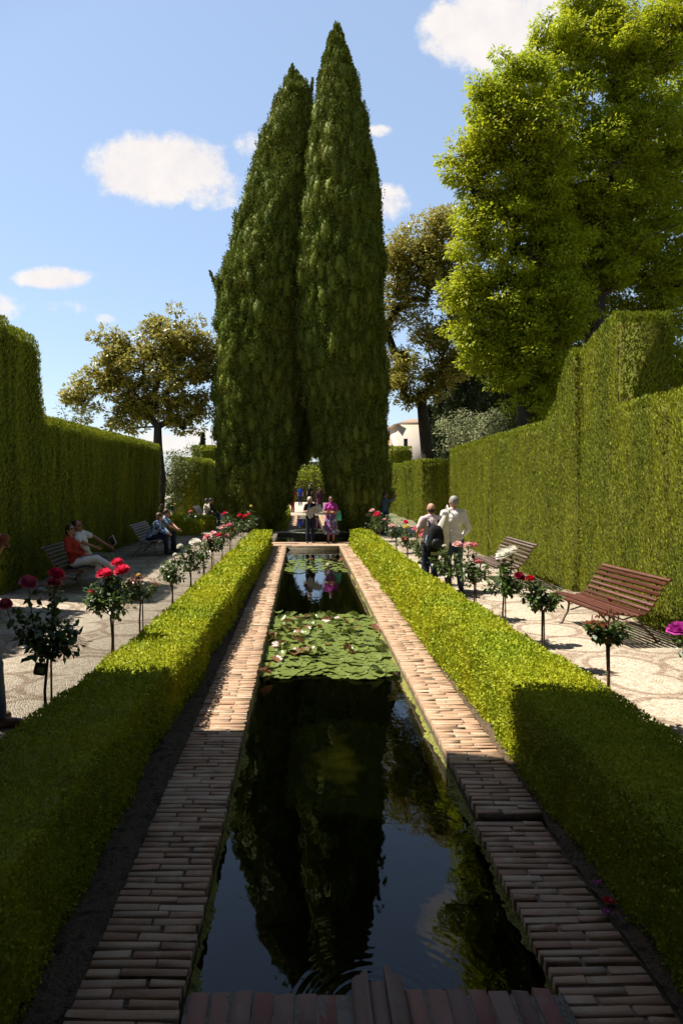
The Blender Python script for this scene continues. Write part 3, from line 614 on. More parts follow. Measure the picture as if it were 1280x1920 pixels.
def sprays(cs, rad, flat, per, L, wfrac, droop, upn):
    n = len(cs); r = rad*rng.uniform(.65, 1.3, n); k = np.repeat(np.arange(n), per); d = runit(len(k)); sc = np.stack([r[k], r[k], r[k]*flat], -1)
    q = rng.uniform(.35, 1, (len(k), 1))**.6; P = cs[k]+d*sc*q; P[:, 2] -= (d[:, 0]**2+d[:, 1]**2)*r[k]*droop*.35
    out = d*np.array([1, 1, .4]); U = nrm(out+runit(len(k))*.7-np.array([0, 0, droop])); N = nrm(d*1.0+np.array([0, 0, upn*.6])+runit(len(k))*.6); Lh = L*rng.uniform(.6, 1.25, len(k))
    return P, U, N, Lh, Lh*wfrac*rng.uniform(.8, 1.25, len(k))
def broadleaf(name, label, root, fork, cs, mat, bark, trunkpts, rt, rad, flat, per, L, wf, droop=.3, upn=.8, r_tip=.016, rmax=.2, cat='tree', group=None, extra=None, bend=.12):
    t = empty(name, root); tag(t, label, cat, group); cs = np.array(cs)
    nodes, par, rr = skeleton(root, np.array(fork), cs[rng.permutation(len(cs))[:max(12, len(cs)*2//3)]], r_tip, bend); lo = limbs(nodes, par, rr, M[bark], None, rmax=rmax)
    tk = MB().tube(trunkpts, rt, 12).build('trunk', M[bark], None, True); P, U, N, Lh, Wd = sprays(cs, rad, flat, per, L, wf, droop, upn)
    cr = leaf_mesh('crown', P, U, N, Lh, Wd, M[mat]); print(name, len(P))
    for q in (lo, tk, cr): q.parent = t; q.location = -t.location
    return t
# left magnolia
Y = 28.5
bl = [(300, 640, 62, 34), (360, 655, 52, 42), (240, 650, 42, 26), (330, 700, 62, 38), (190, 712, 46, 26), (255, 745, 62, 34), (150, 735, 20, 18), (350, 755, 48, 36), (385, 690, 24, 52), (215, 780, 48, 20), (300, 770, 40, 20), (240, 690, 50, 42), (205, 662, 30, 24), (320, 614, 40, 16), (262, 782, 36, 18), (335, 786, 40, 18), (145, 745, 26, 16)]
cs = blobs_px(bl, Y, 300, .8); rt = W(297, 990, Y)
broadleaf('magnolia_tree', 'round crowned magnolia with yellowish leaves above the left hedge', (rt[0], Y, -.05), W(296, 800, Y), cs, 'magnolia', 'barkdark', [(rt[0]-.05, Y, -.1), W(302, 900, Y), W(296, 840, Y), W(296, 795, Y)], [.27, .22, .2, .15], .34, .75, 105, .19, .44, .1, 1.8, .019, .15)
# right magnolia
Y = 33
bl = [(775, 470, 48, 45), (745, 500, 32, 55), (830, 450, 42, 60), (835, 405, 16, 18), (860, 540, 40, 70), (810, 510, 45, 40), (735, 590, 22, 40), (775, 570, 20, 26), (850, 640, 42, 60), (805, 630, 34, 34), (738, 700, 26, 40), (765, 680, 22, 30), (830, 700, 40, 30), (800, 730, 24, 24), (765, 745, 16, 16)]
cs = blobs_px(bl, Y, 400, .9); rt = W(803, 970, Y)
broadleaf('magnolia_tree', 'tall open magnolia with a dark leaning trunk between cypress and bright tree', (rt[0], Y, -.05), W(790, 745, Y), cs, 'magnolia', 'barkdark', [(rt[0], Y, -.1), W(802, 860, Y), W(795, 800, Y), W(788, 735, Y)], [.36, .32, .28, .22], .46, .8, 110, .19, .42, .15, 1.6, .016, .2)
# big bright trees
Y = 23.5
blA = [(1150, 90, 120, 110), (1060, 75, 62, 66), (1250, 60, 80, 90), (1025, 190, 75, 70), (1180, 240, 130, 100), (1090, 340, 110, 90), (1010, 120, 26, 26), (1120, 20, 70, 50), (1040, 280, 60, 70), (1010, 330, 40, 50), (1070, 420, 70, 90), (1120, 480, 90, 80), (1200, 400, 90, 90)]
csA = blobs_px(blA, Y, 700, .85, .3)
broadleaf('bright_tree', 'tallest bright green tree rising out of the top right of the picture', (9.6, Y, -.05), W(1120, 560, Y), csA, 'bright', 'barkdark', [(9.6, Y, -.1), (9.7, Y, 4), W(1120, 555, Y)], [.38, .33, .26], .46, .5, 185, .155, .38, .5, 1.0, .013, .22)
Y = 22
blB = [(940, 175, 52, 55), (912, 225, 40, 40), (895, 285, 50, 32), (960, 270, 75, 70), (895, 360, 42, 40), (970, 400, 85, 80), (885, 440, 42, 50), (890, 540, 50, 56), (960, 540, 85, 75), (880, 605, 44, 26), (920, 640, 50, 36), (985, 650, 85, 70), (965, 700, 40, 30), (1040, 700, 60, 50), (1040, 470, 60, 80), (1050, 590, 60, 70), (860, 330, 20, 16), (868, 285, 18, 12), (1000, 740, 60, 34), (1020, 330, 50, 60), (935, 640, 50, 40), (985, 150, 40, 50), (1005, 230, 40, 50)]
csB = blobs_px(blB, Y, 760, .85, .3)
broadleaf('bright_tree', 'bright green tree with long drooping sprays, left one against the magnolia', (7.3, Y, -.05), W(985, 640, Y), csB, 'bright', 'barkdark', [(7.3, Y, -.1), (7.2, Y, 4), W(985, 640, Y)], [.34, .3, .24], .44, .5, 165, .15, .38, .5, 1.0, .013, .2)
Y = 25
blC = [(1240, 330, 120, 120), (1130, 480, 120, 110), (1260, 520, 110, 110), (1060, 600, 100, 90), (1200, 640, 120, 90), (1300, 200, 80, 120), (1060, 730, 90, 70), (1160, 740, 90, 70), (1270, 700, 80, 80), (1000, 760, 50, 40)]
csC = blobs_px(blC, Y, 520, .8, .3)
broadleaf('bright_tree', 'deep green shaded tree behind the square hedge block on the right', (12.2, Y, -.05), W(1190, 620, Y), csC, 'bright', 'barkdark', [(12.2, Y, -.1), (12.2, Y, 3.5), W(1190, 620, Y)], [.36, .3, .24], .60, .55, 200, .19, .36, .5, .9, .014, .22)
# shrubs
def shrub(label, bl, Y, n, mat, per=45, rad=.3, L=.1, wf=.4, name='shrub'):
    cs = blobs_px(bl, Y, n, .9); g = (cs[:, 0].mean(), Y, -.05)
    return broadleaf(name, label, g, (g[0], Y, max(.3, cs[:, 2].min()-.3)), cs, mat, 'bark', [g, (g[0], Y, max(.35, cs[:, 2].min()-.2))], [.07, .05], rad, .8, per, L, wf, .1, .6, .008, .05, 'shrub')
shrub('pale variegated shrub above the right hedge beside the magnolia trunk', [(855, 815, 34, 24), (880, 800, 30, 26)], 29, 60, 'paleshrub', 60, .3, .11)
shrub('greyish white flowering shrub above the right hedge, under the bright tree', [(930, 800, 32, 22)], 27, 45, 'paleshrub', 60, .3, .10)
shrub('dark green shrub with pink blossoms at the crest of the right hedge', [(975, 800, 36, 22), (1010, 790, 20, 20)], 25, 45, 'shrub', 50, .3, .12)
shrub('dense green bush low under the far cypresses', [(880, 850, 60, 26), (960, 830, 50, 26), (835, 850, 20, 16)], 33, 60, 'shrub', 50, .4, .13)
shrub('loose leafy shrub behind the end of the left hedge under the magnolia', [(328, 880, 22, 42), (318, 930, 16, 36), (345, 850, 18, 12)], 33, 90, 'shrub', 45, .32, .12)
shrub('sprig of light leaves poking above the left hedge', [(145, 790, 28, 14), (110, 792, 14, 10)], 24, 26, 'shrub', 26, .22, .11)
shrub('sunlit broad leaved bush in the gap behind the map reader', [(590, 893, 30, 14), (560, 888, 24, 20), (615, 886, 26, 24)], 40, 80, 'hedge', 34, .45, .15)
# ---------------------------------------------------------------- people
def remesh(mb, name, vox, mat, parent=None, wr=0, smooth=3):
    o = mb.build('tmp', None); m = o.modifiers.new('r', 'REMESH'); m.mode = 'VOXEL'; m.voxel_size = vox
    s = o.modifiers.new('s', 'SMOOTH'); s.factor = .5; s.iterations = smooth
    bpy.context.view_layer.update(); me = bpy.data.meshes.new_from_object(o.evaluated_get(bpy.context.evaluated_depsgraph_get())); old = o.data
    bpy.data.objects.remove(o); bpy.data.meshes.remove(old)
    n = len(me.vertices); co = np.empty(n*3, np.float32); me.vertices.foreach_get('co', co); P = co.reshape(-1, 3).astype(float)
    if wr:
        nr = np.empty(n*3, np.float32); me.vertices.foreach_get('normal', nr); nr = nr.reshape(-1, 3)
        w = vnoise(P*np.array([22, 22, 9]), 4)+.6*vnoise(P*np.array([9, 9, 30])+3, 5); P = P+nr*(w*wr)[:, None]; me.vertices.foreach_set('co', P.astype(np.float32).ravel())
    me.polygons.foreach_set('use_smooth', np.ones(len(me.polygons), bool)); me.materials.clear(); me.materials.append(mat); me.name = name
    return link(bpy.data.objects.new(name, me), parent)
def cloth(name, c1, c2=None, sc=12, rough=.85): return pmat(name, c1, c2 or tuple(x*.88 for x in c1), sc, rough, .25, 120, spec=.15)
CL = {'white': cloth('cloth_white', (.78, .76, .74)), 'polo': cloth('cloth_offwhite', (.72, .70, .68)), 'pinkshirt': cloth('cloth_pale_pink', (.66, .52, .54)), 'red': cloth('cloth_red', (.35, .04, .025)), 'jeans': cloth('denim', (.035, .055, .09), (.06, .085, .13)),
      'navy': cloth('cloth_navy', (.018, .024, .05)), 'black': cloth('cloth_black', (.016, .016, .018)), 'purple': cloth('cloth_magenta', (.42, .055, .30)), 'teal': cloth('cloth_teal', (.12, .50, .40)), 'greyblue': cloth('cloth_grey_blue', (.06, .10, .14)),
      'blue': cloth('cloth_blue', (.03, .06, .40)), 'paleblue': cloth('cloth_pale_blue', (.24, .34, .48)), 'khaki': cloth('cloth_khaki', (.14, .15, .10)), 'greyjean': cloth('cloth_grey_jean', (.16, .17, .18), (.07, .10, .16), 3), 'plum': cloth('cloth_plum', (.10, .03, .07)), 'cream': cloth('cloth_cream', (.60, .52, .42)),
      'canvas': cloth('canvas_cream', (.74, .70, .58)), 'whitetrousers': cloth('cloth_white_trousers', (.70, .70, .74))}
HR = {'grey': pmat('hair_grey', (.20, .19, .18), (.34, .32, .30), 40, .6), 'dark': pmat('hair_dark', (.018, .012, .009), (.035, .022, .015), 40, .5), 'brown': pmat('hair_brown', (.06, .035, .02), (.09, .05, .03), 40, .5), 'straw': pmat('hat_straw', (.45, .36, .22), (.38, .30, .18), 40, .8), 'light': pmat('hair_light_grey', (.42, .38, .33), (.55, .5, .45), 40, .6)}
LIP = pmat('lips', (.36, .09, .08)); EYE = pmat('eye_white', (.7, .68, .66)); LENS = pmat('sunglass_lens', (.01, .01, .012), (.01, .01, .012), 3, .12, spec=.6); SOLE = pmat('shoe_brown', (.12, .06, .04), (.16, .085, .05), 12, .5); SHO = {'brown': SOLE, 'black': M['black'], 'white': pmat('shoe_white', (.6, .58, .55), (.5, .48, .45), 12, .6)}
def pattern(name, cols, sc):
    m, nt, out = newmat(name); p = nd(nt, 'ShaderNodeBsdfPrincipled', Roughness=.85); tc = nt.nodes.new('ShaderNodeTexCoord'); v = nd(nt, 'ShaderNodeTexVoronoi', Scale=sc); nt.links.new(tc.outputs['Object'], v.inputs['Vector'])
    s = nt.nodes.new('ShaderNodeSeparateColor'); nt.links.new(v.outputs['Color'], s.inputs[0]); r = ramp(nt, [(i/len(cols), c) for i, c in enumerate(cols)], s.outputs[0]); r.node.color_ramp.interpolation = 'CONSTANT'; nt.links.new(r, p.inputs['Base Color']); nt.links.new(p.outputs[0], out.inputs[0]); return m
CL['skirt'] = pattern('cloth_floral', [(.06, .05, .16), (.30, .05, .28), (.10, .20, .36), (.05, .04, .12), (.42, .42, .50), (.14, .04, .12)], 17)
CL['bluepat'] = pattern('cloth_blue_pattern', [(.05, .11, .34), (.45, .50, .58), (.08, .20, .48), (.04, .08, .24), (.35, .42, .52)], 34)
V3 = Vector
def person(label, loc, rz, H, pelvis=(0, 0, .93), up=(0, 0, 1), legs=None, arms=None, face=(0, 1, 0), headup=None, female=False, top=('short', 'white'), bottom=('trousers', 'jeans'), shoes='black', hair=('short', 'grey'), skin='skin', vox=.011, glasses=None, feetdir=None, curl=.5, facefeat=True, headoff=(0, 0, 0), group=None, belly=0):
    k = H/1.70; pel = V3(pelvis); u = V3(up).normalized(); s = V3((0, 1, 0)).cross(u); s = V3((1, 0, 0)) if s.length < .1 else -V3(u).cross(V3((0, 1, 0))).normalized()*-1
    s = V3((0, 1, 0)).cross(u).normalized() if abs(u.z) > .2 else s
    fw = u.cross(s).normalized(); R_ = Matrix((s, fw, u)).transposed(); shw = .155 if female else .178
    waist = pel+u*.14; chest = pel+u*.33; neck = pel+u*.51; sh = [pel+u*.455-s*shw, pel+u*.455+s*shw]; hip = [pel-s*.088-u*.03, pel+s*.088-u*.03]
    hu = V3(headup).normalized() if headup else u; hc = neck+hu*.145+fw*.02+V3(headoff); f = V3(face).normalized(); f = (f-hu*f.dot(hu)).normalized(); hs = f.cross(hu).normalized(); RH = Matrix((hs, f, hu)).transposed()
    legs = legs or [((-.09, .02, .49), (-.09, 0, .085)), ((.09, .02, .49), (.09, 0, .085))]
    arms = arms or [((-.22, -.02, 1.12), (-.23, .06, .88)), ((.22, -.02, 1.12), (.23, .06, .88))]
    feetdir = feetdir or [(-.12, 1, 0), (.12, 1, 0)]
    K = lambda p: V3(p)*k
    def torso(mb, e):
        mb.ell(K(pel), ((.165+e+(.012 if female else 0))*k, (.118+e)*k, (.125+e)*k), R_, 16, 10); mb.ell(K(waist+fw*(belly*.5)), ((.138+e+belly*.5)*k, (.100+e+belly)*k, (.16+e)*k), R_, 16, 10); mb.ell(K(chest), ((.158+e-(.01 if female else 0))*k, (.112+e)*k, (.18+e)*k), R_, 16, 10)
        if female:
            for q in (-1, 1): mb.ell(K(chest+s*q*.065+fw*.085+u*.01), ((.055+e)*k,)*3, None, 10, 8)
        mb.cap(K(sh[0]+s*.02), K(sh[1]-s*.02), (.055+e)*k, (.055+e)*k); mb.cap(K(sh[0]+s*.04+u*.02), K(neck+u*.015), (.042+e*.6)*k, (.05+e*.3)*k); mb.cap(K(sh[1]-s*.04+u*.02), K(neck+u*.015), (.042+e*.6)*k, (.05+e*.3)*k)
    b = MB(); torso(b, 0); b.cap(K(neck-u*.05), K(hc-hu*.03-f*.012), .056*k, .05*k)
    b.ell(K(hc+hu*.018-f*.008), (.075*k, .096*k, .098*k), RH, 18, 12); b.ell(K(hc+f*.022-hu*.048), (.056*k, .066*k, .072*k), RH, 14, 10); b.cap(K(hc+f*.088+hu*.008), K(hc+f*.106-hu*.024), .008*k, .013*k, 8)
    b.cap(K(hc+f*.078-hu*.10), K(hc+f*.07-hu*.105), .02*k, .02*k, 8)
    for q in (-1, 1): b.ell(K(hc+hs*q*.076-hu*.01), (.012*k, .02*k, .032*k), RH, 8, 6); b.cap(K(hc+f*.084+hs*q*.018+hu*.03), K(hc+f*.074+hs*q*.045+hu*.028), .010*k, .010*k, 6)
    for i in (0, 1):
        kn, an = V3(legs[i][0]), V3(legs[i][1]); el, wr = V3(arms[i][0]), V3(arms[i][1]); fd = V3(feetdir[i]).normalized(); tk = 1.06 if female else 1
        b.cap(K(hip[i]), K(kn), .086*k*tk, .056*k, 12); b.cap(K(kn), K(an), .053*k, .036*k, 12); b.cap(K(kn.lerp(an, .15)-fd*.012), K(kn.lerp(an, .5)-fd*.01), .052*k, .045*k, 10)
        b.cap(K(an-fd*.03-V3((0, 0, .045))), K(an+fd*.14-V3((0, 0, .055))), .036*k, .028*k, 10)
        b.cap(K(sh[i]), K(el), .049*k, .038*k, 12); b.cap(K(el), K(wr), .038*k, .026*k, 12)
        # hand: palm, four unequal curled fingers, thumb from its side
        d = (wr-el).normalized(); inw = (s if i == 0 else -s); inw = (inw-d*inw.dot(d)); inw = inw.normalized() if inw.length > .1 else fw; lat = d.cross(inw).normalized(); lat = lat if lat.dot(fw) > 0 or abs(lat.dot(fw)) < .05 else -lat
        pc = wr+d*.045; Rp = Matrix((lat, inw, d)).transposed(); b.ell(K(pc), (.04*k, .016*k, .052*k), Rp, 10, 8); b.cap(K(wr-d*.01), K(pc), .026*k, .022*k, 8)
        for j, (o_, ln) in enumerate(((.029, .068), (.010, .078), (-.010, .073), (-.028, .058))):
            p0 = wr+d*.082+lat*o_; d1 = (d+inw*curl*.7).normalized(); p1 = p0+d1*ln*.5; d2 = (d+inw*curl*2.0).normalized(); p2 = p1+d2*ln*.5; b.cap(K(p0-d*.02), K(p1), .0095*k, .0088*k, 7); b.cap(K(p1), K(p2), .0088*k, .0075*k, 7)
        t0 = wr+d*.025+lat*.03; t1 = t0+(d*.6+lat*.7+inw*.4).normalized()*.04; t2 = t1+(d*.85+lat*.1+inw*.5).normalized()*.032; b.cap(K(t0), K(t1), .0125*k, .0105*k, 7); b.cap(K(t1), K(t2), .0105*k, .0085*k, 7)
    body = remesh(b, 'person', vox, M[skin]); body.location = loc; body.rotation_euler = (0, 0, rz); tag(body, label, 'person', group)
    # clothes
    t = MB(); torso(t, .016)
    for i in (0, 1):
        el, wr = V3(arms[i][0]), V3(arms[i][1])
        if top[0] == 'short': t.cap(K(sh[i]), K(V3(sh[i]).lerp(el, .62)), .066*k, .06*k, 12)
        elif top[0] == 'long': t.cap(K(sh[i]), K(el), .066*k, .052*k, 12); t.cap(K(el), K(el.lerp(wr, .88)), .052*k, .042*k, 12)
    remesh(t, 'shirt' if top[0] != 'none' else 'dress_top', vox*1.1, CL[top[1]], body, .0045*k, 3)
    g = MB()
    if bottom[0] == 'trousers':
        g.ell(K(pel-u*.01), (.178*k, .133*k, .12*k), R_, 16, 10)
        for i in (0, 1): kn, an = V3(legs[i][0]), V3(legs[i][1]); g.cap(K(hip[i]), K(kn), .102*k, .073*k, 12); g.cap(K(kn), K(an.lerp(kn, .06)), .073*k, .060*k, 12)
        remesh(g, 'trousers', vox*1.15, CL[bottom[1]], body, .005*k, 3)
    else:
        hem = .32 if bottom[0] == 'skirt' else .15; n = 40; rows = 14
        for j in range(rows+1):
            q = j/rows; z = pel.z+.12-(pel.z+.12-hem)*q; r1 = .150+.07*min(1, q*2.2)+.035*q; r2 = .115+.06*min(1, q*2.2)+.06*q
            for i in range(n): a = 2*math.pi*i/n; w = 1+.05*q*math.sin(9*a+q*2)+.02*q*math.sin(17*a); g.V.append(tuple(K((pel.x+r1*w*math.cos(a), pel.y+r2*w*math.sin(a), z))))
        for j in range(rows):
            for i in range(n): a = j*n+i; c = j*n+(i+1) % n; g.q(a, a+n, c+n, c)
        g.build('skirt', CL[bottom[1]], body, True)
    for i in (0, 1):
        an = V3(legs[i][1]); fd = V3(feetdir[i]).normalized(); sm = MB(); sm.cap(K(an-fd*.035-V3((0, 0, .04))), K(an+fd*.15-V3((0, 0, .052))), .045*k, .034*k, 12); sm.cap(K(an-fd*.05-V3((0, 0, .068))), K(an+fd*.165-V3((0, 0, .068))), .022*k, .02*k, 10)
        remesh(sm, 'shoe', vox, SHO[shoes], body, 0, 2)
    st, hm = hair
    h = MB()
    if st == 'short': h.ell(K(hc-f*.022+hu*.026), (.082*k, .096*k, .098*k), RH, 18, 12)
    elif st == 'bald': h.ell(K(hc-f*.022-hu*.018), (.081*k, .086*k, .062*k), RH, 18, 12)
    elif st in ('bob', 'long'):
        h.ell(K(hc-f*.020+hu*.028), (.088*k, .100*k, .10*k), RH, 18, 12); dn = .10 if st == 'bob' else .24
        for q in (-1, 0, 1): h.cap(K(hc+hs*q*.066-f*.03), K(hc+hs*q*.07-f*.05-hu*dn), .034*k, .03*k, 10)
    elif st == 'hat':
        h.ell(K(hc-f*.022+hu*.0), (.084*k, .094*k, .09*k), RH, 18, 12)
    remesh(h, 'hair', vox*.9, HR[hm if st != 'hat' else 'dark'], body, .004*k, 1)
    if st == 'hat':
        q = MB(); base = len(q.V)
        for r, z in ((.001, .13), (.07, .13), (.09, .11), (.098, .055), (.10, .05), (.17, .035), (.172, .030), (.098, .038)):
            for i in range(24): a = 2*math.pi*i/24; q.V.append(tuple(K(hc+hs*r*math.cos(a)+f*r*1.08*math.sin(a)+hu*z)))
        for j in range(7):
            for i in range(24): a = j*24+i; c = j*24+(i+1) % 24; q.q(a, a+24, c+24, c)
        q.build('hat', HR[hm], body, True)
    if facefeat:
        if glasses:
            q = MB()
            for e in (-1, 1): q.ell(K(hc+f*.094+hs*e*.031+hu*.008), (.027*k, .009*k, .02*k), RH, 10, 8); q.tube([K(hc+f*.09+hs*e*.056+hu*.012), K(hc+hs*e*.082+hu*.008)], .003*k, 5)
            q.tube([K(hc+f*.101-hs*.01+hu*.012), K(hc+f*.101+hs*.01+hu*.012)], .003*k, 5); q.build('sunglasses', LENS, body, True)
        else:
            for e in (-1, 1):
                q = MB(); q.ell(K(hc+f*.083+hs*e*.031+hu*.008), (.013*k, .008*k, .008*k), RH, 8, 6); eo = q.build('eye', EYE, body, True); q = MB(); q.ell(K(hc+f*.090+hs*e*.031+hu*.008), (.0055*k, .003*k, .0055*k), RH, 8, 6); q.build('pupil', M['black'], eo)
        q = MB(); q.ell(K(hc+f*.088-hu*.062), (.024*k, .008*k, .0075*k), RH, 10, 6); q.build('mouth', LIP, body, True)
    return body, dict(k=k, hc=hc, sh=sh, chest=chest, u=u, fw=fw, s=s, pel=pel)
def place(t, loc, rz=0): t.location = loc; t.rotation_euler = (0, 0, rz); return t
PI = math.pi
walkL = [((-.09, .10, .49), (-.09, .02, .09)), ((.09, .03, .49), (.10, -.12, .10))]
bW = (2.86, 12.98, -.02)
person('tall grey haired man in a white shirt walking away on the right path', bW, .05, 1.80, legs=walkL, arms=[((-.26, .04, 1.13), (-.20, .22, 1.02)), ((.27, -.02, 1.12), (.22, .16, .98))], top=('long', 'white'), bottom=('trousers', 'jeans'), hair=('short', 'grey'), face=(-.25, 1, -.05), vox=.010)
t = place(empty('tote_bag'), (2.60, 12.80, .80)); tag(t, 'cream cloth tote bag hanging from the shoulder of the white shirt man', 'bag')
mb = MB()
for q, (w_, d_) in enumerate(((.05, .02), (.09, .04), (.13, .05), (.165, .06), (.18, .07), (.17, .06), (.14, .04))): 
    z = .62-q*.125
    for i in range(16): a = 2*PI*i/16; mb.V.append((w_*math.cos(a)+.08*(q < 3)*(3-q)/3-.02*q*.5, d_*math.sin(a)*(1+.2*math.sin(3*a)), z))
for q in range(6):
    for i in range(16): a = q*16+i; c = q*16+(i+1) % 16; mb.q(a, a+16, c+16, c)
mb.build('bag_body', CL['canvas'], t, True); MB().tube([(.12, .0, .60), (.13, .02, .72), (.12, .10, .80), (.10, .18, .70)], .012, 6).build('strap', CL['canvas'], t, True)
person('balding man in a pink shirt wearing a black backpack, walking away', (2.43, 12.95, -.02), .18, 1.66, legs=[((-.09, .06, .49), (-.09, 0, .09)), ((.10, .14, .50), (.10, .05, .10))], arms=[((-.27, .03, 1.14), (-.20, .24, 1.05)), ((.25, .03, 1.13), (.2, .2, 1.02))], top=('short', 'pinkshirt'), bottom=('trousers', 'navy'), hair=('bald', 'dark'), face=(-.1, 1, -.05), belly=.03)
t = place(empty('backpack'), (2.47, 12.76, .98), .18); tag(t, 'black backpack with a side bottle pocket on the back of the pink shirt man', 'backpack')
mb = MB()
for z, w_, d_ in ((-.24, .12, .07), (-.22, .15, .10), (-.1, .16, .12), (.05, .155, .12), (.17, .13, .10), (.24, .09, .06), (.26, .03, .03)):
    for i in range(20): a = 2*PI*i/20; c_, s_ = math.cos(a), math.sin(a); mb.V.append((w_*math.copysign(abs(c_)**.6, c_), d_*math.copysign(abs(s_)**.7, s_), z))
for q in range(6):
    for i in range(20): a = q*20+i; c = q*20+(i+1) % 20; mb.q(a, c, c+20, a+20)
mb.t(*[0, 7, 13]); mb.build('main_pack', CL['black'], t, True); MB().ell((0, -.11, -.08), (.12, .05, .11), None, 14, 8).build('front_pocket', M['black'], t, True)
for q in (-1, 1): MB().tube([(q*.08, .06, .2), (q*.10, .10, .33), (q*.11, .22, .36)], .018, 6).build('strap', M['black'], t, True)
MB().lathe([(.001, -.1), (.03, -.1), (.03, .04), (.015, .07), (.015, .09), (.001, .09)], (-.17, -.02, -.02), 12).build('bottle', CL['paleblue'], t, True)

person('woman in black with a headband reading an open map by the fountain', (.24, 22.15, -.012), PI+.15, 1.50, arms=[((-.25, .03, 1.14), (-.17, .26, 1.16)), ((.25, .03, 1.14), (.13, .26, 1.18))], legs=[((-.09, .03, .49), (-.08, .0, .085)), ((.10, .06, .49), (.13, .08, .085))], top=('short', 'black'), bottom=('trousers', 'navy'), hair=('bob', 'light'), female=True, face=(-.25, 1, -.1), headup=(.15, .02, 1), belly=.03, vox=.010)
t = place(empty('paper_map'), (.36, 21.80, 1.05), -.15); tag(t, 'open white and grey paper map with a yellow emblem held by the woman', 'map')
def sheet(w, h, fold, mat, name, off, rot):
    mb = MB()
    for i in range(5):
        for j in (0, 1): p = Matrix.Rotation(rot, 3, 'Y') @ V3(((i/4-.5)*w, -fold*(i % 2), (j-.5)*h)); mb.V.append(tuple(p+V3(off)))
    for i in range(4): a = 2*i; mb.q(a, a+2, a+3, a+1)
    return mb.build(name, mat, t)
PAP = pmat('map_paper', (.62, .60, .57), (.42, .42, .40), 14, .8); sheet(.46, .24, .02, PAP, 'sheet', (.02, 0, .02), -.35); sheet(.16, .26, .015, PAP, 'folded_panel', (-.16, .01, -.12), -.6)
mb = MB(); n = 16
for r in (.03, .05):
    for i in range(n): a = 2*PI*i/n; mb.V.append((-.01+r*math.cos(a), -.028, .02+r*math.sin(a)))
for i in range(n): mb.q(i, (i+1) % n, n+(i+1) % n, n+i)
mb.build('emblem', pmat('emblem_yellow', (.7, .45, .05), (.6, .35, .04)), t)
person('woman in a magenta top and long floral skirt standing with folded arms', (.90, 22.1, -.012), PI-.05, 1.52, arms=[((-.235, .07, 1.13), (.02, .22, 1.15)), ((.235, .07, 1.11), (-.02, .25, 1.12))], female=True, top=('short', 'purple'), bottom=('skirt', 'skirt'), hair=('long', 'dark'), face=(.05, 1, 0), glasses=True, skin='skintan', vox=.010)
t = place(empty('shoulder_bag'), (1.10, 22.14, .88), .1); tag(t, 'mint green shoulder bag at the side of the woman in the floral skirt', 'bag')
mb = MB()
for z, w_, d_ in ((-.17, .11, .03), (-.15, .125, .05), (0, .12, .06), (.14, .09, .03), (.15, .085, .02)):
    for i in range(16): a = 2*PI*i/16; c_, s_ = math.cos(a), math.sin(a); mb.V.append((w_*math.copysign(abs(c_)**.5, c_)+.02, d_*s_, z))
for q in range(4):
    for i in range(16): a = q*16+i; c = q*16+(i+1) % 16; mb.q(a, c, c+16, a+16)
mb.build('bag_body', CL['teal'], t, True); MB().tube([(-.02, 0, .13), (-.05, 0, .28), (-.07, 0, .40)], .010, 6).build('strap', CL['teal'], t, True)
person('person in a grey blue shirt raising a phone beside the right cypress', (3.05, 25.5, -.02), -1.15, 1.58, arms=[((-.20, .28, 1.32), (-.05, .46, 1.50)), ((.20, .28, 1.34), (.06, .46, 1.50))], top=('short', 'greyblue'), bottom=('trousers', 'navy'), hair=('short', 'dark'), skin='skintan', vox=.013, facefeat=False)
# seated couples
SE = dict(pelvis=(0, 0, .525))
person('woman in a red top and white trousers on the left bench, legs crossed', (-4.40, 13.22, -.02), -PI/2, 1.66, pelvis=(0, .0, .52), up=(-.10, -.28, .95), legs=[((-.06, .42, .52), (-.06, .46, .1)), ((.04, .43, .60), (-.02, .76, .40))], arms=[((-.24, -.06, .80), (-.10, .16, .70)), ((.23, -.06, .78), (.04, .20, .68))],
    feetdir=[(0, 1, -.05), (0, 1, .35)], female=True, top=('long', 'red'), bottom=('trousers', 'whitetrousers'), shoes='white', hair=('bob', 'dark'), glasses=True, face=(.55, .8, .05), vox=.010, headoff=(-.04, .03, 0))
person('man in a white polo shirt sitting close behind the woman in red', (-4.38, 13.72, -.02), -PI/2, 1.74, pelvis=(0, .02, .53), up=(.22, -.22, .95), legs=[((-.16, .46, .53), (-.18, .50, .1)), ((.10, .46, .54), (.10, .52, .1))], arms=[((-.25, .12, .90), (-.16, .42, .74)), ((.26, .02, .86), (.12, .24, .74))],
    top=('short', 'polo'), bottom=('trousers', 'khaki'), hair=('short', 'dark'), glasses=True, face=(.35, .9, -.02), skin='skintan', vox=.010)
t = place(empty('tablet'), (-3.86, 13.86, .84), -.5); tag(t, 'dark tablet held by the man in the white polo shirt', 'tablet'); R_ = Matrix.Rotation(-.5, 3, 'Y'); MB().box((0, 0, 0), (.14, .012, .19), R_).build('case', SHO['white'], t); MB().box((0, -.008, 0), (.12, .004, .165), R_).build('screen', LENS, t)
person('woman in a blue and white patterned blouse leaning forward on the grey bench', (-4.22, 18.95, -.02), -PI/2, 1.60, pelvis=(0, 0, .52), up=(.0, .42, .90), legs=[((-.09, .43, .50), (-.09, .44, .1)), ((.09, .44, .50), (.09, .50, .1))], arms=[((-.2, .36, .74), (-.06, .52, .62)), ((.2, .34, .72), (.08, .52, .62))],
    female=True, top=('long', 'bluepat'), bottom=('trousers', 'navy'), hair=('bob', 'brown'), face=(-.2, 1, -.2), headup=(0, .2, 1), vox=.012, facefeat=False)
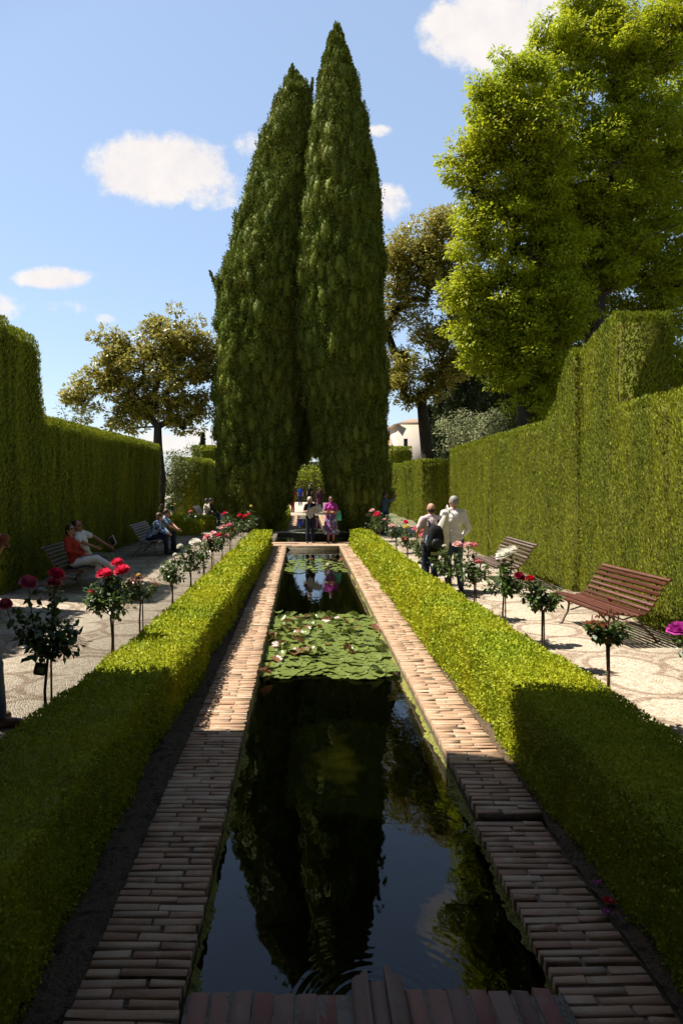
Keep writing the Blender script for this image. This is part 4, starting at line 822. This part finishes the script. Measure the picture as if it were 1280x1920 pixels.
person('man in a pale blue shirt leaning forward on the far side of the grey bench', (-4.18, 19.65, -.02), -PI/2, 1.68, pelvis=(0, 0, .53), up=(.0, .42, .90), legs=[((-.12, .45, .52), (-.12, .42, .1)), ((.10, .46, .52), (.10, .52, .1))], arms=[((-.22, .40, .78), (-.05, .60, .64)), ((.22, .38, .76), (.06, .60, .64))],
    top=('short', 'paleblue'), bottom=('trousers', 'navy'), hair=('short', 'brown'), face=(0, 1, -.3), headup=(0, .25, 1), vox=.012, glasses=True)
person('person in a cream sweater seated in the shade by the squared hedge', (-4.25, 29.9, -.02), -PI/2-.1, 1.6, pelvis=(0, 0, .50), up=(0, .05, 1), legs=[((-.09, .43, .50), (-.09, .44, .1)), ((.09, .44, .50), (.09, .50, .1))], arms=[((-.2, .1, .74), (-.06, .32, .62)), ((.2, .22, .82), (.04, .14, 1.08))], female=True, top=('long', 'cream'), bottom=('trousers', 'black'), hair=('bob', 'dark'), vox=.016, facefeat=False)
person('dark dressed person sitting farthest away on the shaded bench', (-4.2, 30.6, -.02), -PI/2, 1.6, pelvis=(0, 0, .50), up=(0, .12, 1), legs=[((-.09, .43, .50), (-.09, .44, .1)), ((.09, .44, .50), (.09, .50, .1))], arms=[((-.2, .1, .74), (-.06, .32, .62)), ((.2, .12, .76), (.04, .34, .64))], top=('long', 'black'), bottom=('trousers', 'navy'), hair=('short', 'dark'), vox=.018, facefeat=False)
# passer-by cut by the left edge
person('passer by in a magenta top and grey jeans cut off by the left picture edge', (-2.86, 5.88, -.02), -1.2, 1.93, legs=[((-.09, .10, .49), (-.10, .10, .09)), ((.09, .16, .49), (.08, .20, .09))], arms=[((-.22, .10, 1.16), (-.10, .20, 1.36)), ((.25, .05, 1.14), (.10, .14, 1.44))], feetdir=[(0, 1, 0), (.25, 1, 0)], top=('short', 'purple'), bottom=('trousers', 'greyjean'), shoes='brown', hair=('hat', 'straw'), skin='skintan', vox=.010, facefeat=False)
# far visitors beyond the fountain
for label, px, Y, rz, H, top_, bot, hr, fem in (('far visitor in a bright blue shirt walking away up the garden', 563, 50, .1, 1.45, ('short', 'blue'), ('trousers', 'navy'), ('bob', 'brown'), True), ('far visitor in black beside the one in blue', 580, 52, .5, 1.5, ('short', 'black'), ('trousers', 'black'), ('short', 'grey'), False),
    ('far visitor in a straw hat and plum dress behind the map reader', 599, 43, PI+.3, 1.45, ('long', 'plum'), ('long_skirt', 'plum'), ('hat', 'straw'), True), ('far visitor in a red shirt standing in the cypress shade', 549, 41, .8, 1.45, ('short', 'red'), ('trousers', 'red'), ('short', 'dark'), False)):
    person(label, ((px-VX)/F*Y, Y, -.02), rz, H, top=top_, bottom=bot, hair=hr, female=fem, vox=.018, facefeat=False, group='far visitors beyond the fountain')
# ---------------------------------------------------------------- buildings
b = empty('white_house', W(765, 893, 80)[:2]+(-.05,)); tag(b, 'white plastered house with a small window behind the magnolia trunk', 'house')
def hb(mb, name, mat, par): o = mb.build(name, mat, par); o.location = -Vector(par.location); return o
x0, x1, x2 = 11.05, 12.5, 17.0
def wallbox(a, c, y0, y1, z0, z1): return MB().box(((a+c)/2, (y0+y1)/2, (z0+z1)/2), (c-a, y1-y0, z1-z0))
hb(wallbox(x0, x2, 80, 88, -.1, 8.2), 'wall', M['plaster'], b)
r = MB(); r.V += [(x0-.5, 79.5, 8.2), (x2+.5, 79.5, 8.2), (x2+.5, 88.5, 8.2), (x0-.5, 88.5, 8.2), (x0+2.2, 84, 9.2), (x2-2, 84, 9.2)]; r.q(0, 1, 5, 4); r.q(2, 3, 4, 5); r.t(1, 2, 5); r.t(3, 0, 4); r.q(3, 2, 1, 0); hb(r, 'roof', M['roof'], b)
hb(MB().box((12.0, 79.98, 6.1), (.45, .1, .9)), 'window', M['darkglass'], b); hb(MB().box((12.0, 79.94, 5.48), (.85, .2, .12)), 'window_sill', M['trim'], b)

b = empty('low_house', (9, 84, -.05)); tag(b, 'lower white house with terracotta tiled roof beside the tall white one', 'house')
hb(wallbox(7.5, 11.6, 84, 90, -.1, 6.0), 'wall', M['plaster'], b)
r = MB(); r.V += [(7.2, 83.6, 6.0), (12, 83.6, 6.0), (12, 87, 7.5), (7.2, 87, 7.5), (7.2, 90.4, 6.0), (12, 90.4, 6.0)]; r.q(0, 1, 2, 3); r.q(3, 2, 5, 4); r.t(0, 3, 4); r.t(1, 5, 2); hb(r, 'roof', M['roof'], b)
hb(MB().box((10.9, 83.98, 4.1), (.6, .1, 1.0)), 'window', M['darkglass'], b)
b = empty('pavilion', (-9, -2, -.05)); tag(b, 'tall unseen garden pavilion behind the camera, shaped to shade the near end of the pool', 'building')
hb(wallbox(-13, -4.3, -10, 6.1, -.1, 6.2), 'wall', M['ochre'], b); hb(wallbox(-13, -4.28, -10, 6.8, 6.2, 15), 'wall', M['ochre'], b); hb(wallbox(-4.29, 10, -10, -3.2, -.1, 9), 'wall', M['ochre'], b)  # upper storey pushed forward to set where the shadow edge falls
hb(MB().box((2.8, -.6, 4.0), (14.2, 5.2, .4)), 'added_shade_roof', M['ochre'], b)  # unseen roof added overhead to cut sky light on the foreground
r = MB(); r.box((-8.65, -2.1, 15.2), (9.0, 16.0, .4)); hb(r, 'roof', M['roof'], b)
for yy in (-1, 2.5): hb(MB().box((-4.29, yy, 4), (.08, 1.1, 1.8)), 'window', M['darkglass'], b)

# ---------------------------------------------------------------- water lilies
def pad_mesh(name, r, mat, cup=.0):
    mb = MB(); n = 22; mb.V.append((0, 0, .004)); rings = (.5, .85, 1.0)
    for q in rings:
        for k in range(n+1):
            a = .16+(2*math.pi-.32)*k/n; rr = r*q*(1+.03*math.sin(3*a+r*40)); mb.V.append((rr*math.cos(a), rr*math.sin(a), .004+cup*r*q**3*(.6+.5*math.sin(2*a+1))+.0035*math.sin(7*a)*q))
    for k in range(n): mb.t(0, 1+k, 2+k)
    for j in range(2):
        for k in range(n): a = 1+j*(n+1)+k; mb.q(a, a+n+1, a+n+2, a+1)
    me = mb.build(name, mat, None, True); d = me.data; bpy.data.objects.remove(me); return d
PADS = [pad_mesh('pad', .115, M['lily'], .05), pad_mesh('pad', .10, M['lily'], .1), pad_mesh('pad', .125, M['lily'], .03), pad_mesh('pad', .085, M['lily'], .22)]
CUPS = [pad_mesh('pad', .08, M['lily'], .5), pad_mesh('pad', .085, M['lilyred'], .45), pad_mesh('pad', .095, M['lily'], .35), pad_mesh('pad', .09, M['lily'], .55)]
def bloom_data(name, mat, r, rings=((3, .3, 1.6), (5, .6, 1.5), (6, .85, 1.2), (7, 1.0, .75), (6, 1.05, .3)), pw=.8):
    """layered cupped petals"""
    mb = MB(); tw = 0
    for cnt, q, lift in rings:
        for k in range(cnt):
            a = 2*math.pi*(k+tw)/cnt+random.uniform(-.15, .15); ca, sa = math.cos(a), math.sin(a); wdt = r*pw*(.6+.5*q); b0 = len(mb.V)
            for i in range(4):
                s = i/3; out = r*q*(.15+.85*math.sin(s*1.45)); up = r*(.15+s*.95*(.25+lift*.55))-(r*.22*q*max(0, s-.7)/.3)
                for j in (-1, 0, 1):
                    ww = wdt*math.sin(min(1, .25+s*.95)*2.2)*.62*j; o2 = out*(1-.12*abs(j)); z2 = up+.08*r*abs(j)
                    mb.V.append((o2*ca-ww*sa, o2*sa+ww*ca, z2-r*.25))
            for i in range(3):
                for j in range(2): a_ = b0+i*3+j; mb.q(a_, a_+1, a_+4, a_+3)
        tw += .5
    o = mb.build(name, mat, None, True); d = o.data; bpy.data.objects.remove(o); return d
LF = bloom_data('flower', petal('lily_petal', (.85, .62, .62), (.9, .8, .78)), .045, ((5, .4, 1.3), (7, .8, .9), (8, 1.1, .45)), .42)
def lily(label, pts, cupfrac, flowers, group='water lilies in the long pool'):
    cx = sum(p[0] for p in pts)/len(pts); cy = sum(p[1] for p in pts)/len(pts); t = empty('water_lily', (cx, cy, WZ)); tag(t, label, 'water lily', group)
    for i, (x, y) in enumerate(pts):
        cup = random.random() < cupfrac(x, y); o = bpy.data.objects.new('pad', random.choice(CUPS if cup else PADS)); link(o, t); s = random.uniform(.65, 1.1)
        o.scale = (s, s, s); o.location = (x-cx, y-cy, random.uniform(.0, .03) if not cup else random.uniform(.03, .09)); o.rotation_euler = (random.gauss(0, .05) if not cup else random.gauss(0, .3), random.gauss(0, .07) if not cup else random.gauss(0, .5), random.uniform(0, 6.28))
    for x, y in flowers:
        o = bpy.data.objects.new('flower', LF); link(o, t); o.location = (x-cx, y-cy, .1)
def poisson(x0, x1, y0, y1, d, n=4000, ok=None):
    out = []
    for _ in range(n):
        x, y = random.uniform(x0, x1), random.uniform(y0, y1)
        if ok and not ok(x, y): continue
        if all((x-a)**2+(y-b)**2 > d*d for a, b in out): out.append((x, y))
    return out
Yf = 7.75
edge = lambda x, y: y > Yf+.22*math.sin(x*5+1)*.5+(.12 if x > .8 else 0)
allp = poisson(PX0+.06, PX1-.06, 7.6, 11.1, .085, 20000, edge)
def split3(p):
    a = [q for q in p if q[1] > 9.5]; b = [q for q in p if q[1] <= 9.5 and q[0] < .2]; c = [q for q in p if q[1] <= 9.5 and q[0] >= .2]; return a, b, c
a, b, c = split3(allp)
lily('far clump of the near lily patch, with curled reddish leaves and pink flowers', a, lambda x, y: .3 if x < .4 else .1, [(.52, 10.5)])
lily('left clump of the near lily patch, raised leaves against the left wall', b, lambda x, y: .35 if y > 8.3 else .06, [(-.36, 8.9)])
lily('right clump of the near lily patch, mostly flat green pads', c, lambda x, y: .22 if 8.3 < y < 8.9 else .06, [])
allp = poisson(PX0+.1, PX1-.1, 16.2, 18.6, .19, 3000)
lily('second lily patch farther up the pool, before the reflection of the women', allp, lambda x, y: .15, [(.6, 16.9)])
# fallen petals
def fallen(label, x, y, z, key, s=.03, name='fallen_petal'):
    o = bpy.data.objects.new(name, bloom_data('petals', PET[key], s, ((3, .6, .4), (4, 1.0, .15)))); link(o); o.location = (x, y, z); tag(o, label, 'petal')
fallen('crimson bloom floating by the near pool edge, left of the spout', *W(433, 1868, 2.88)[:2], WZ+.012, 'hot', .045, 'fallen_bloom')
for px, py, key, lab in ((1140, 1695, 'red', 'red fallen petals on the soil under the right box hedge'), (1118, 1660, 'magenta', 'small lilac petal on the soil, farthest of three'), (1136, 1716, 'magenta', 'small lilac petal on the soil, nearest of three')):
    Y = CH*F/(py-VY)*1.015; fallen(lab, (px-VX)/F*Y, Y, -.015, key, .032 if key == 'red' else .02)

# ---------------------------------------------------------------- standard roses
BL = {k: [bloom_data('bloom', PET[k], 1.0), bloom_data('bloom', PET[k], 1.0)] for k in PET}
def rose(label, X, Y, zc, rc, blooms, zt=None, n=230, young=False, stake=True, lean=0, base=-.03, tagbox=False, tall=1.3, lf=.052):
    """blooms: (dx, dz, colour, radius) about the crown centre"""
    t = empty('standard_rose', (X, Y, base)); tag(t, label, 'rose bush', 'standard roses along the box hedges'); zc -= base
    s = MB(); s.tube([(0, 0, -.03), (random.uniform(-.025, .03)+lean*.4, random.uniform(-.02, .02), zc*.5), (lean, 0, zc-rc*.7)], [.014, .012, .011], 7); s.build('stem', M['stem'], t, True)
    if stake: MB().tube([(.03, .02, -.03), (.022+lean, .01, zc-rc*.6)], [.009, .008], 6).build('stake', M['stake'], t)
    br = MB(); tips = []
    top = Vector((lean, 0, zc-rc*.7))
    for dx, dz, key, r in blooms: 
        p = Vector((dx, random.uniform(-.3, .3)*rc, zc+dz)); tips.append(p); mid = top.lerp(p, .5)+Vector((dx*.25, 0, -.02)); br.tube([top, mid, p], [.007, .005, .0035], 5)
    ctr = []
    for i in range(13):
        d = Vector(runit(1)[0]); d.z = abs(d.z)*.9-.25; p = Vector((lean, 0, zc))+Vector((d.x*rc, d.y*rc, d.z*rc*tall)); br.tube([top, top.lerp(p, .55)+Vector((d.x, d.y, .3))*.02, p], [.006, .004, .002], 5, cap=False)
        for q in (.45, .7, .95): ctr.append(top.lerp(p, q))
    for p in tips:
        for q in (.45, .65, .82): ctr.append(top.lerp(p, q))
    br.build('branches', M['stem'], t, True); ctr = np.array([tuple(c) for c in ctr]); n = int(n*1.7); k = rng.integers(0, len(ctr), n); d = runit(n)
    P = ctr[k]+d*rng.uniform(.01, .3, (n, 1))*rc*np.array([1, 1, .8]); U = nrm(d+np.array([0, 0, -.25])+runit(n)*.4); N = nrm(np.array([0, 0, 1.0])+d*.5+runit(n)*.5)
    L = 1.12*lf*rng.uniform(.6, 1.35, n); isy = (P[:, 2] > zc+rc*.25) if young else np.zeros(n, bool)
    leaf_mesh('leaves', P[~isy], U[~isy], N[~isy], L[~isy], L[~isy]*.66, M['rose'], t, .08)
    if isy.any(): leaf_mesh('young_leaves', P[isy], U[isy], N[isy], L[isy]*.9, L[isy]*.45, M['roseyoung'], t, .1)
    for (dx, dz, key, r), p in zip(blooms, tips):
        o = bpy.data.objects.new('bloom', random.choice(BL[key])); link(o, t); o.location = p; r *= 1.12; o.scale = (r, r, r*1.05); o.rotation_euler = (random.uniform(-.5, .2), random.uniform(-.3, .3), random.uniform(0, 6))
    if tagbox:
        R_ = Matrix.Rotation(.5, 3, 'Z') @ Matrix.Rotation(.25, 3, 'Y'); MB().box((-.055, -.02, zc-.25), (.08, .07, .085), R_).build('label_box', M['black'], t); MB().box((-.038, -.058, zc-.25), (.055, .012, .05), R_).build('label_plate', pmat('label_plate', (.28, .30, .10), (.22, .25, .08), 30), t)
    return t
def rose_px(label, px, py, X, size, blooms, **kw):
    """px, py: crown centre sighted; X: the row; blooms sighted too"""
    Y = X*F/(px-VX); zc = CH-(py-VY)/F*Y; s = Y/F; size *= 1.22; kw['n'] = int(kw.get('n', 230)*1.6)
    return rose(label, X, Y, zc, size*s, [((bx-px)*s, (py-by)*s, k, r*s) for bx, by, k, r in blooms], **kw)
XL = -2.03
rose_px('largest left rose nearest the camera, four dusky pink blooms and a dark label box', 90, 1195, XL-.03, 46, [(53, 1097, 'rose', 16), (110, 1080, 'hot', 16), (97, 1100, 'rose', 15), (14, 1134, 'rose', 12)], n=260, tagbox=True, lf=.06)
rose_px('left rose with three big crimson blooms, second from the camera', 208, 1120, XL, 40, [(200, 1080, 'hot', 15), (219, 1060, 'hot', 12), (232, 1072, 'hot', 14), (176, 1110, 'hot', 6)], n=330)
rose_px('left rose with coppery dry tips and no open bloom', 264, 1105, XL, 28, [(262, 1078, 'yellow', 4)], young=True, n=220)
rose_px('slim left rose with plain green leaves before the bench couple', 321, 1073, XL, 22, [(330, 1040, 'white', 4)], n=230)
rose_px('left rose with large creamy white blooms', 356, 1052, XL, 24, [(365, 1022, 'white', 11), (338, 1026, 'white', 6)], n=230)
rose_px('thin left rose right behind the creamy white one', 381, 1040, XL, 10, [(384, 1012, 'palepink', 4)], n=90)
rose_px('left rose with several small salmon pink blooms', 398, 1020, XL+.02, 18, [(388, 1008, 'pink', 6), (400, 1002, 'palepink', 6), (394, 1015, 'pink', 5), (409, 1006, 'hot', 5)], n=190)
rose_px('left rose with pink blooms above the seventh stem', 415, 1012, XL+.04, 17, [(414, 1004, 'hot', 6), (423, 1006, 'pink', 6), (415, 992, 'palepink', 4)], n=170)
rose_px('left rose with two stacked pink blooms', 432, 998, XL+.06, 16, [(430, 987, 'pink', 6), (436, 999, 'hot', 6), (420, 988, 'pink', 4)], n=170)
rose_px('left rose with a single deep red bloom standing high on the left', 424, 975, -2.9, 14, [(421, 965, 'hot', 5)], n=120)
rose_px('left rose with crimson blooms in front of the left cypress', 455, 980, XL+.1, 20, [(458, 971, 'red', 6), (450, 968, 'hot', 5), (466, 966, 'hot', 4)], n=220)
rose_px('farthest left rose with a yellow bud on top', 471, 978, XL+.05, 20, [(470, 950, 'yellow', 3.5), (468, 965, 'hot', 4), (482, 975, 'white', 4), (462, 986, 'white', 4)], n=220)
XR = 2.62
rose_px('nearest right rose with dark red young shoots and no bloom', 1137, 1182, XR, 30, [(1138, 1125, 'dark', 4)], young=True, n=210, stake=True)
rose_px('right rose with one crimson and one very dark bloom', 1016, 1122, XR+.05, 30, [(972, 1082, 'dark', 9), (997, 1090, 'red', 9)], n=230, lean=.0)
rose_px('tall right rose with two large white blooms', 944, 1090, XR, 26, [(942, 1043, 'white', 14), (962, 1037, 'white', 12)], n=260, tall=1.8)
rose_px('right rose with a row of pale pink blooms before the white shirt man', 889, 1075, XR, 26, [(859, 1025, 'palepink', 9), (877, 1026, 'palepink', 9), (889, 1026, 'pink', 8), (893, 1054, 'pink', 6)], n=240)
rose_px('leafy right rose below the tote bag', 838, 1058, XR, 26, [(831, 1024, 'white', 4)], n=260)
rose_px('right rose with a few small pink buds below the backpack', 812, 1045, XR, 22, [(817, 1014, 'palepink', 4), (795, 1030, 'pink', 4)], n=230)
rose_px('right rose with a cluster of three bright pink blooms', 790, 1028, XR, 21, [(779, 995, 'pink', 7), (790, 996, 'pink', 7), (790, 1005, 'pink', 7)], n=220)
rose_px('right rose with one large hot pink bloom low on the left', 763, 1012, XR, 18, [(758, 1015, 'hot', 8), (774, 1017, 'pink', 4), (762, 990, 'yellow', 6)], n=200)
rose_px('right rose with pale apricot blooms', 742, 995, XR, 18, [(733, 988, 'palepink', 6), (740, 992, 'palepink', 5), (759, 980, 'hot', 5), (734, 998, 'white', 4)], n=200)
rose_px('right rose with a single bright crimson bloom', 712, 982, XR-.05, 20, [(706, 967, 'hot', 7), (720, 976, 'palepink', 4)], n=220)
rose_px('farthest right rose with small pale pink blooms', 696, 977, XR-.1, 16, [(690, 968, 'palepink', 5), (700, 972, 'palepink', 4)], n=180)
o = rose_px('rose at the right picture edge with one large magenta bloom', 1330, 1215, 3.42, 40, [(1268, 1186, 'magenta', 19), (1300, 1150, 'magenta', 12)], n=200)
G4 = 'standard roses along the box hedges'
rose('white rose standing in the box edged bed on the left', -5.15, 26.4, .95, .22, [(-.05, .32, 'white', .11), (.18, .1, 'yellow', .05)], n=130, lf=.08)
rose('orange pink rose growing by the end of the left hedge', -5.6, 27.0, .8, .2, [(0, .2, 'palepink', .06), (.1, .1, 'hot', .05)], n=110, lf=.08)
rose('rose with white buds left of the far channel', -1.0, 28.4, .9, .22, [(-.1, .2, 'white', .07), (.05, .15, 'white', .06), (-.15, -.1, 'red', .07)], n=150, lf=.08)
rose('pale pink climbing rose right of the purple top woman', 1.75, 27.6, 1.1, .35, [(-.2, .3, 'palepink', .09), (0, .1, 'palepink', .08), (.1, -.2, 'white', .07)], n=260, lf=.08)
rose('pink rose at the foot of the right cypress', 2.55, 24.2, .7, .22, [(-.1, .2, 'palepink', .1), (.1, .12, 'pink', .09)], n=170, lf=.07)
def pot(label, X, Y, bl, z=-.02):
    t = empty('flower_pot', (X, Y, z)); tag(t, label, 'flower pot'); MB().lathe([(.001, 0), (.13, 0), (.17, .22), (.2, .23), (.2, .3), (.17, .3), (.15, .25), (.001, .25)], n=20).build('pot', M['terracotta'], t, True)
    n = 130; d = runit(n); d[:, 2] = abs(d[:, 2]); P = np.array([0, 0, .36])+d*rng.uniform(.05, .26, (n, 1)); leaf_mesh('leaves', P, nrm(d+runit(n)*.5), runit(n), .09, .055, M['rose'], t)
    for k, dz in bl:
        o = bpy.data.objects.new('bloom', BL[k][0]); link(o, t); o.location = (random.uniform(-.1, .1), 0, .36+dz); o.scale = (.08, .08, .08)
pot('terracotta pot of pink flowers standing on the left far bed', -4.35, 26.5, [('pink', .3), ('palepink', .2)], .1)
pot('terracotta pot by the hedge beyond the backpack man', 4.35, 24.5, [('palepink', .2)])

# ---------------------------------------------------------------- benches
def bench(label, X, Y, rz, mat, length=1.75, nsl=(6, 8)):
    """faces +x local; slats run along y"""
    t = empty('park_bench', (X, Y, -.02), rz); tag(t, label, 'bench', 'slatted benches along the hedges')
    # profile of slat centres: seat front roll to top of the back
    key = [(.36, .375), (.35, .43), (.27, .435), (.16, .405), (.05, .385), (-.06, .40), (-.15, .46), (-.21, .54), (-.26, .63), (-.31, .72), (-.37, .80), (-.44, .845)]
    pts = [Vector((a, 0, b)) for a, b in key]; seg = [(pts[i+1]-pts[i]).length for i in range(len(pts)-1)]; tot = sum(seg)
    def at(s):
        for i, l in enumerate(seg):
            if s <= l or i == len(seg)-1: q = min(1, s/l); p = pts[i].lerp(pts[i+1], q); d = (pts[i+1]-pts[i]).normalized(); return p, d
            s -= l
    ns, nb = nsl; mbs, mbb = MB(), MB(); n = ns+nb
    for i in range(n):
        p, d = at(tot*(i+.3)/(n-.4)); a = math.atan2(d.z, -d.x); R_ = Matrix.Rotation(a, 3, 'Y'); mb = mbs if i < ns else mbb; w = tot/n*.74; h = .026
        sec = [(-w/2, -h*.45), (w/2, -h*.45), (w/2, h*.1), (w*.32, h*.5), (0, h*.62), (-w*.32, h*.5), (-w/2, h*.1)]; b0 = len(mb.V)
        nn = Vector((d.z, 0, -d.x)); nn = nn if nn.z > 0 or nn.x > 0 else -nn
        for yy in (-length/2, length/2):
            for u, v in sec: q = p+d*u+nn*v; mb.V.append((q.x, yy+random.uniform(-.003, .003), q.z))
        m_ = len(sec)
        for k in range(m_): mb.q(b0+k, b0+(k+1) % m_, b0+m_+(k+1) % m_, b0+m_+k)
        for e in (0, m_):
            mb.q(b0+e, b0+e+1, b0+e+2, b0+e+6); mb.q(b0+e+2, b0+e+3, b0+e+5, b0+e+6); mb.t(b0+e+3, b0+e+4, b0+e+5)
    mbs.build('seat', M[mat], t); mbb.build('backrest', M[mat], t)
    for sy in (-1, 1):
        y = sy*(length/2-.2); fr = MB(); line = [at(tot*k/14)[0]+Vector((0, y, 0)) for k in range(15)]; off = [Vector((0, 0, -.028)) if p.x > -.1 else Vector((-.03, 0, -.012)) for p in line]
        fr.tube([p+o for p, o in zip(line, off)], .014, 6)
        ring = [Vector((.20+.045*math.cos(a), y, .33+.045*math.sin(a))) for a in [k*math.pi/6 for k in range(13)]]; fr.tube(ring, .009, 5)
        fr.tube([(.3, y, .38), (.1, y, .30), (-.1, y, .36)], .011, 6); fr.tube([(-.16, y, .05+.16), (.0, y, .26), (.2, y, .2)], .011, 6); fr.build('side_frame', M['iron'], t, True)
        MB().tube([(.26, y, .41), (.22, y, .30), (.24, y, .18), (.30, y, .08), (.33, y, .012), (.37, y, .012)], [.018, .016, .015, .016, .018, .014], 7).build('leg', M['iron'], t, True)
        MB().tube([(-.14, y, .43), (-.12, y, .32), (-.18, y, .2), (-.30, y, .09), (-.36, y, .012), (-.41, y, .012)], [.018, .016, .015, .016, .018, .014], 7).build('leg', M['iron'], t, True)
    return t
bench('near empty bench with red brown slats in full sun against the right hedge', 4.2, 9.5, math.pi+.10, 'slatred', 1.6)
bench('far empty brown bench against the right hedge behind the white roses', 4.08, 14.1, math.pi+.03, 'slatbrown', 1.75)
bench('shaded bench on the left carrying the couple in red and white', -4.42, 13.6, 0, 'slatbrown', 1.9)
bench('grey slatted bench on the left under the couple in blue', -4.25, 19.3, 0, 'slatgrey', 1.9)
bench('far bench in deep shade on the left under the person in cream', -4.35, 30.3, 0, 'slatbrown', 1.6)
# ---------------------------------------------------------------- light, sky, camera
EL, AZ = math.radians(57.5), math.radians(15)         # sun to the left, a little ahead
sd = Vector((-math.cos(EL)*math.cos(AZ), math.cos(EL)*math.sin(AZ), math.sin(EL)))
l = bpy.data.lights.new('sun', 'SUN'); l.energy = 5.0; l.angle = math.radians(.53); l.color = (1, .93, .82)
so = link(bpy.data.objects.new('sun', l)); so.rotation_euler = sd.to_track_quat('Z', 'Y').to_euler(); so.location = (-30, 10, 50)
w = bpy.data.worlds.new('World'); bpy.context.scene.world = w; w.use_nodes = True; nt = w.node_tree; nt.nodes.clear()
out = nt.nodes.new('ShaderNodeOutputWorld'); bg = nt.nodes.new('ShaderNodeBackground'); sky = nt.nodes.new('ShaderNodeTexSky'); sky.sky_type = 'NISHITA'; sky.sun_disc = False
sky.sun_elevation = EL; sky.sun_rotation = math.atan2(sd.x, sd.y); sky.air_density = 1.15; sky.dust_density = 1.0; sky.ozone_density = 1.2; sky.altitude = 700
SKY = .05; bg.inputs[1].default_value = SKY; nt.links.new(sky.outputs[0], bg.inputs[0])
tc = nt.nodes.new('ShaderNodeTexCoord'); sx = nt.nodes.new('ShaderNodeSeparateXYZ'); nt.links.new(tc.outputs['Generated'], sx.inputs[0])
yy = mth(nt, 'MAXIMUM', sx.outputs[1], .05); u = mth(nt, 'DIVIDE', sx.outputs[0], yy); v = mth(nt, 'DIVIDE', sx.outputs[2], yy)
cm = nt.nodes.new('ShaderNodeCombineXYZ'); nt.links.new(u, cm.inputs[0]); nt.links.new(v, cm.inputs[1])
n1 = nd(nt, 'ShaderNodeTexNoise', Scale=10.0, Detail=10.0, Roughness=.66); nt.links.new(cm.outputs[0], n1.inputs['Vector'])
n2 = nd(nt, 'ShaderNodeTexNoise', Scale=22.0, Detail=5.0, Roughness=.6); nt.links.new(cm.outputs[0], n2.inputs['Vector'])
acc = None
for px, py, rx, ry, dn in ((300, 315, 155, 75, 1.0), (250, 300, 95, 50, .5), (400, 355, 80, 42, .6), (930, 60, 170, 88, .95), (1010, 20, 160, 80, .7), (830, 85, 90, 40, .4), (105, 522, 85, 26, .75), (722, 380, 52, 42, .6), (710, 245, 34, 14, .5), (475, 275, 60, 30, .42), (200, 597, 30, 12, .45), (130, 578, 60, 18, .36), (0, 575, 50, 30, .5), (330, 830, 260, 34, .5), (1260, 40, 60, 60, .6)):
    a = mth(nt, 'MULTIPLY', mth(nt, 'SUBTRACT', u, (px-VX)/F), F/rx); b = mth(nt, 'MULTIPLY', mth(nt, 'SUBTRACT', v, (VY-py)/F), F/ry)
    r2 = mth(nt, 'ADD', mth(nt, 'MULTIPLY', a, a), mth(nt, 'MULTIPLY', b, b)); e = mth(nt, 'MULTIPLY', mth(nt, 'SUBTRACT', 1.15, r2, clamp=True), dn); acc = e if acc is None else mth(nt, 'MAXIMUM', acc, e)
q = mth(nt, 'ADD', acc, mth(nt, 'MULTIPLY', mth(nt, 'SUBTRACT', n1.outputs[0], .5), 1.9)); q = mth(nt, 'ADD', q, mth(nt, 'MULTIPLY', mth(nt, 'SUBTRACT', n2.outputs[0], .5), .9))
front = mth(nt, 'GREATER_THAN', sx.outputs[1], .05); q = mth(nt, 'MULTIPLY', mth(nt, 'MULTIPLY', q, front), mth(nt, 'GREATER_THAN', acc, .02))
r = nt.nodes.new('ShaderNodeMapRange'); r.interpolation_type = 'SMOOTHSTEP'; r.inputs[1].default_value = .16; r.inputs[2].default_value = .68; nt.links.new(q, r.inputs[0])
cb = nt.nodes.new('ShaderNodeBackground'); nt.links.new(ramp(nt, [(.3, (.74, .70, .70)), (.6, (.86, .81, .77))], n1.outputs[0]), cb.inputs[0]); cb.inputs[1].default_value = CLOUD = .62
# added glow ahead only: brightens the visible sky while fill light stays low
front_glow = nt.nodes.new('ShaderNodeBackground'); front_glow.inputs[0].default_value = (.54, .71, 1, 1)
nt.links.new(mth(nt, 'MULTIPLY', mth(nt, 'MULTIPLY', mth(nt, 'MULTIPLY_ADD', sx.outputs[1], 3.0, -1.4, clamp=True), mth(nt, 'MULTIPLY_ADD', sx.outputs[2], -3.5, 3.1, clamp=True)), .25), front_glow.inputs[1])
ads = nt.nodes.new('ShaderNodeAddShader'); nt.links.new(bg.outputs[0], ads.inputs[0]); nt.links.new(front_glow.outputs[0], ads.inputs[1])
mx = nt.nodes.new('ShaderNodeMixShader'); nt.links.new(mth(nt, 'MULTIPLY', r.outputs[0], .95), mx.inputs[0]); nt.links.new(ads.outputs[0], mx.inputs[1]); nt.links.new(cb.outputs[0], mx.inputs[2]); nt.links.new(mx.outputs[0], out.inputs[0])
cam = bpy.data.cameras.new('camera'); co = link(bpy.data.objects.new('camera', cam)); co.location = (0, 0, CH); co.rotation_euler = (math.radians(90), 0, 0)
cam.sensor_fit = 'VERTICAL'; cam.sensor_height = 36; cam.sensor_width = 24; cam.lens = 24; cam.shift_x = (640-VX)/1920; cam.shift_y = -(960-VY)/1920; cam.clip_start = .05; cam.clip_end = 5000
sc = bpy.context.scene; sc.camera = co; sc.view_settings.view_transform = 'Standard'; sc.view_settings.look = 'None'; sc.view_settings.gamma = 1; sc.view_settings.exposure = .95; sc.render.film_transparent = False
sc.cycles.max_bounces = 6; sc.cycles.diffuse_bounces = 2; sc.cycles.transparent_max_bounces = 8; sc.cycles.caustics_reflective = False; sc.cycles.caustics_refractive = False; sc.cycles.use_denoising = True
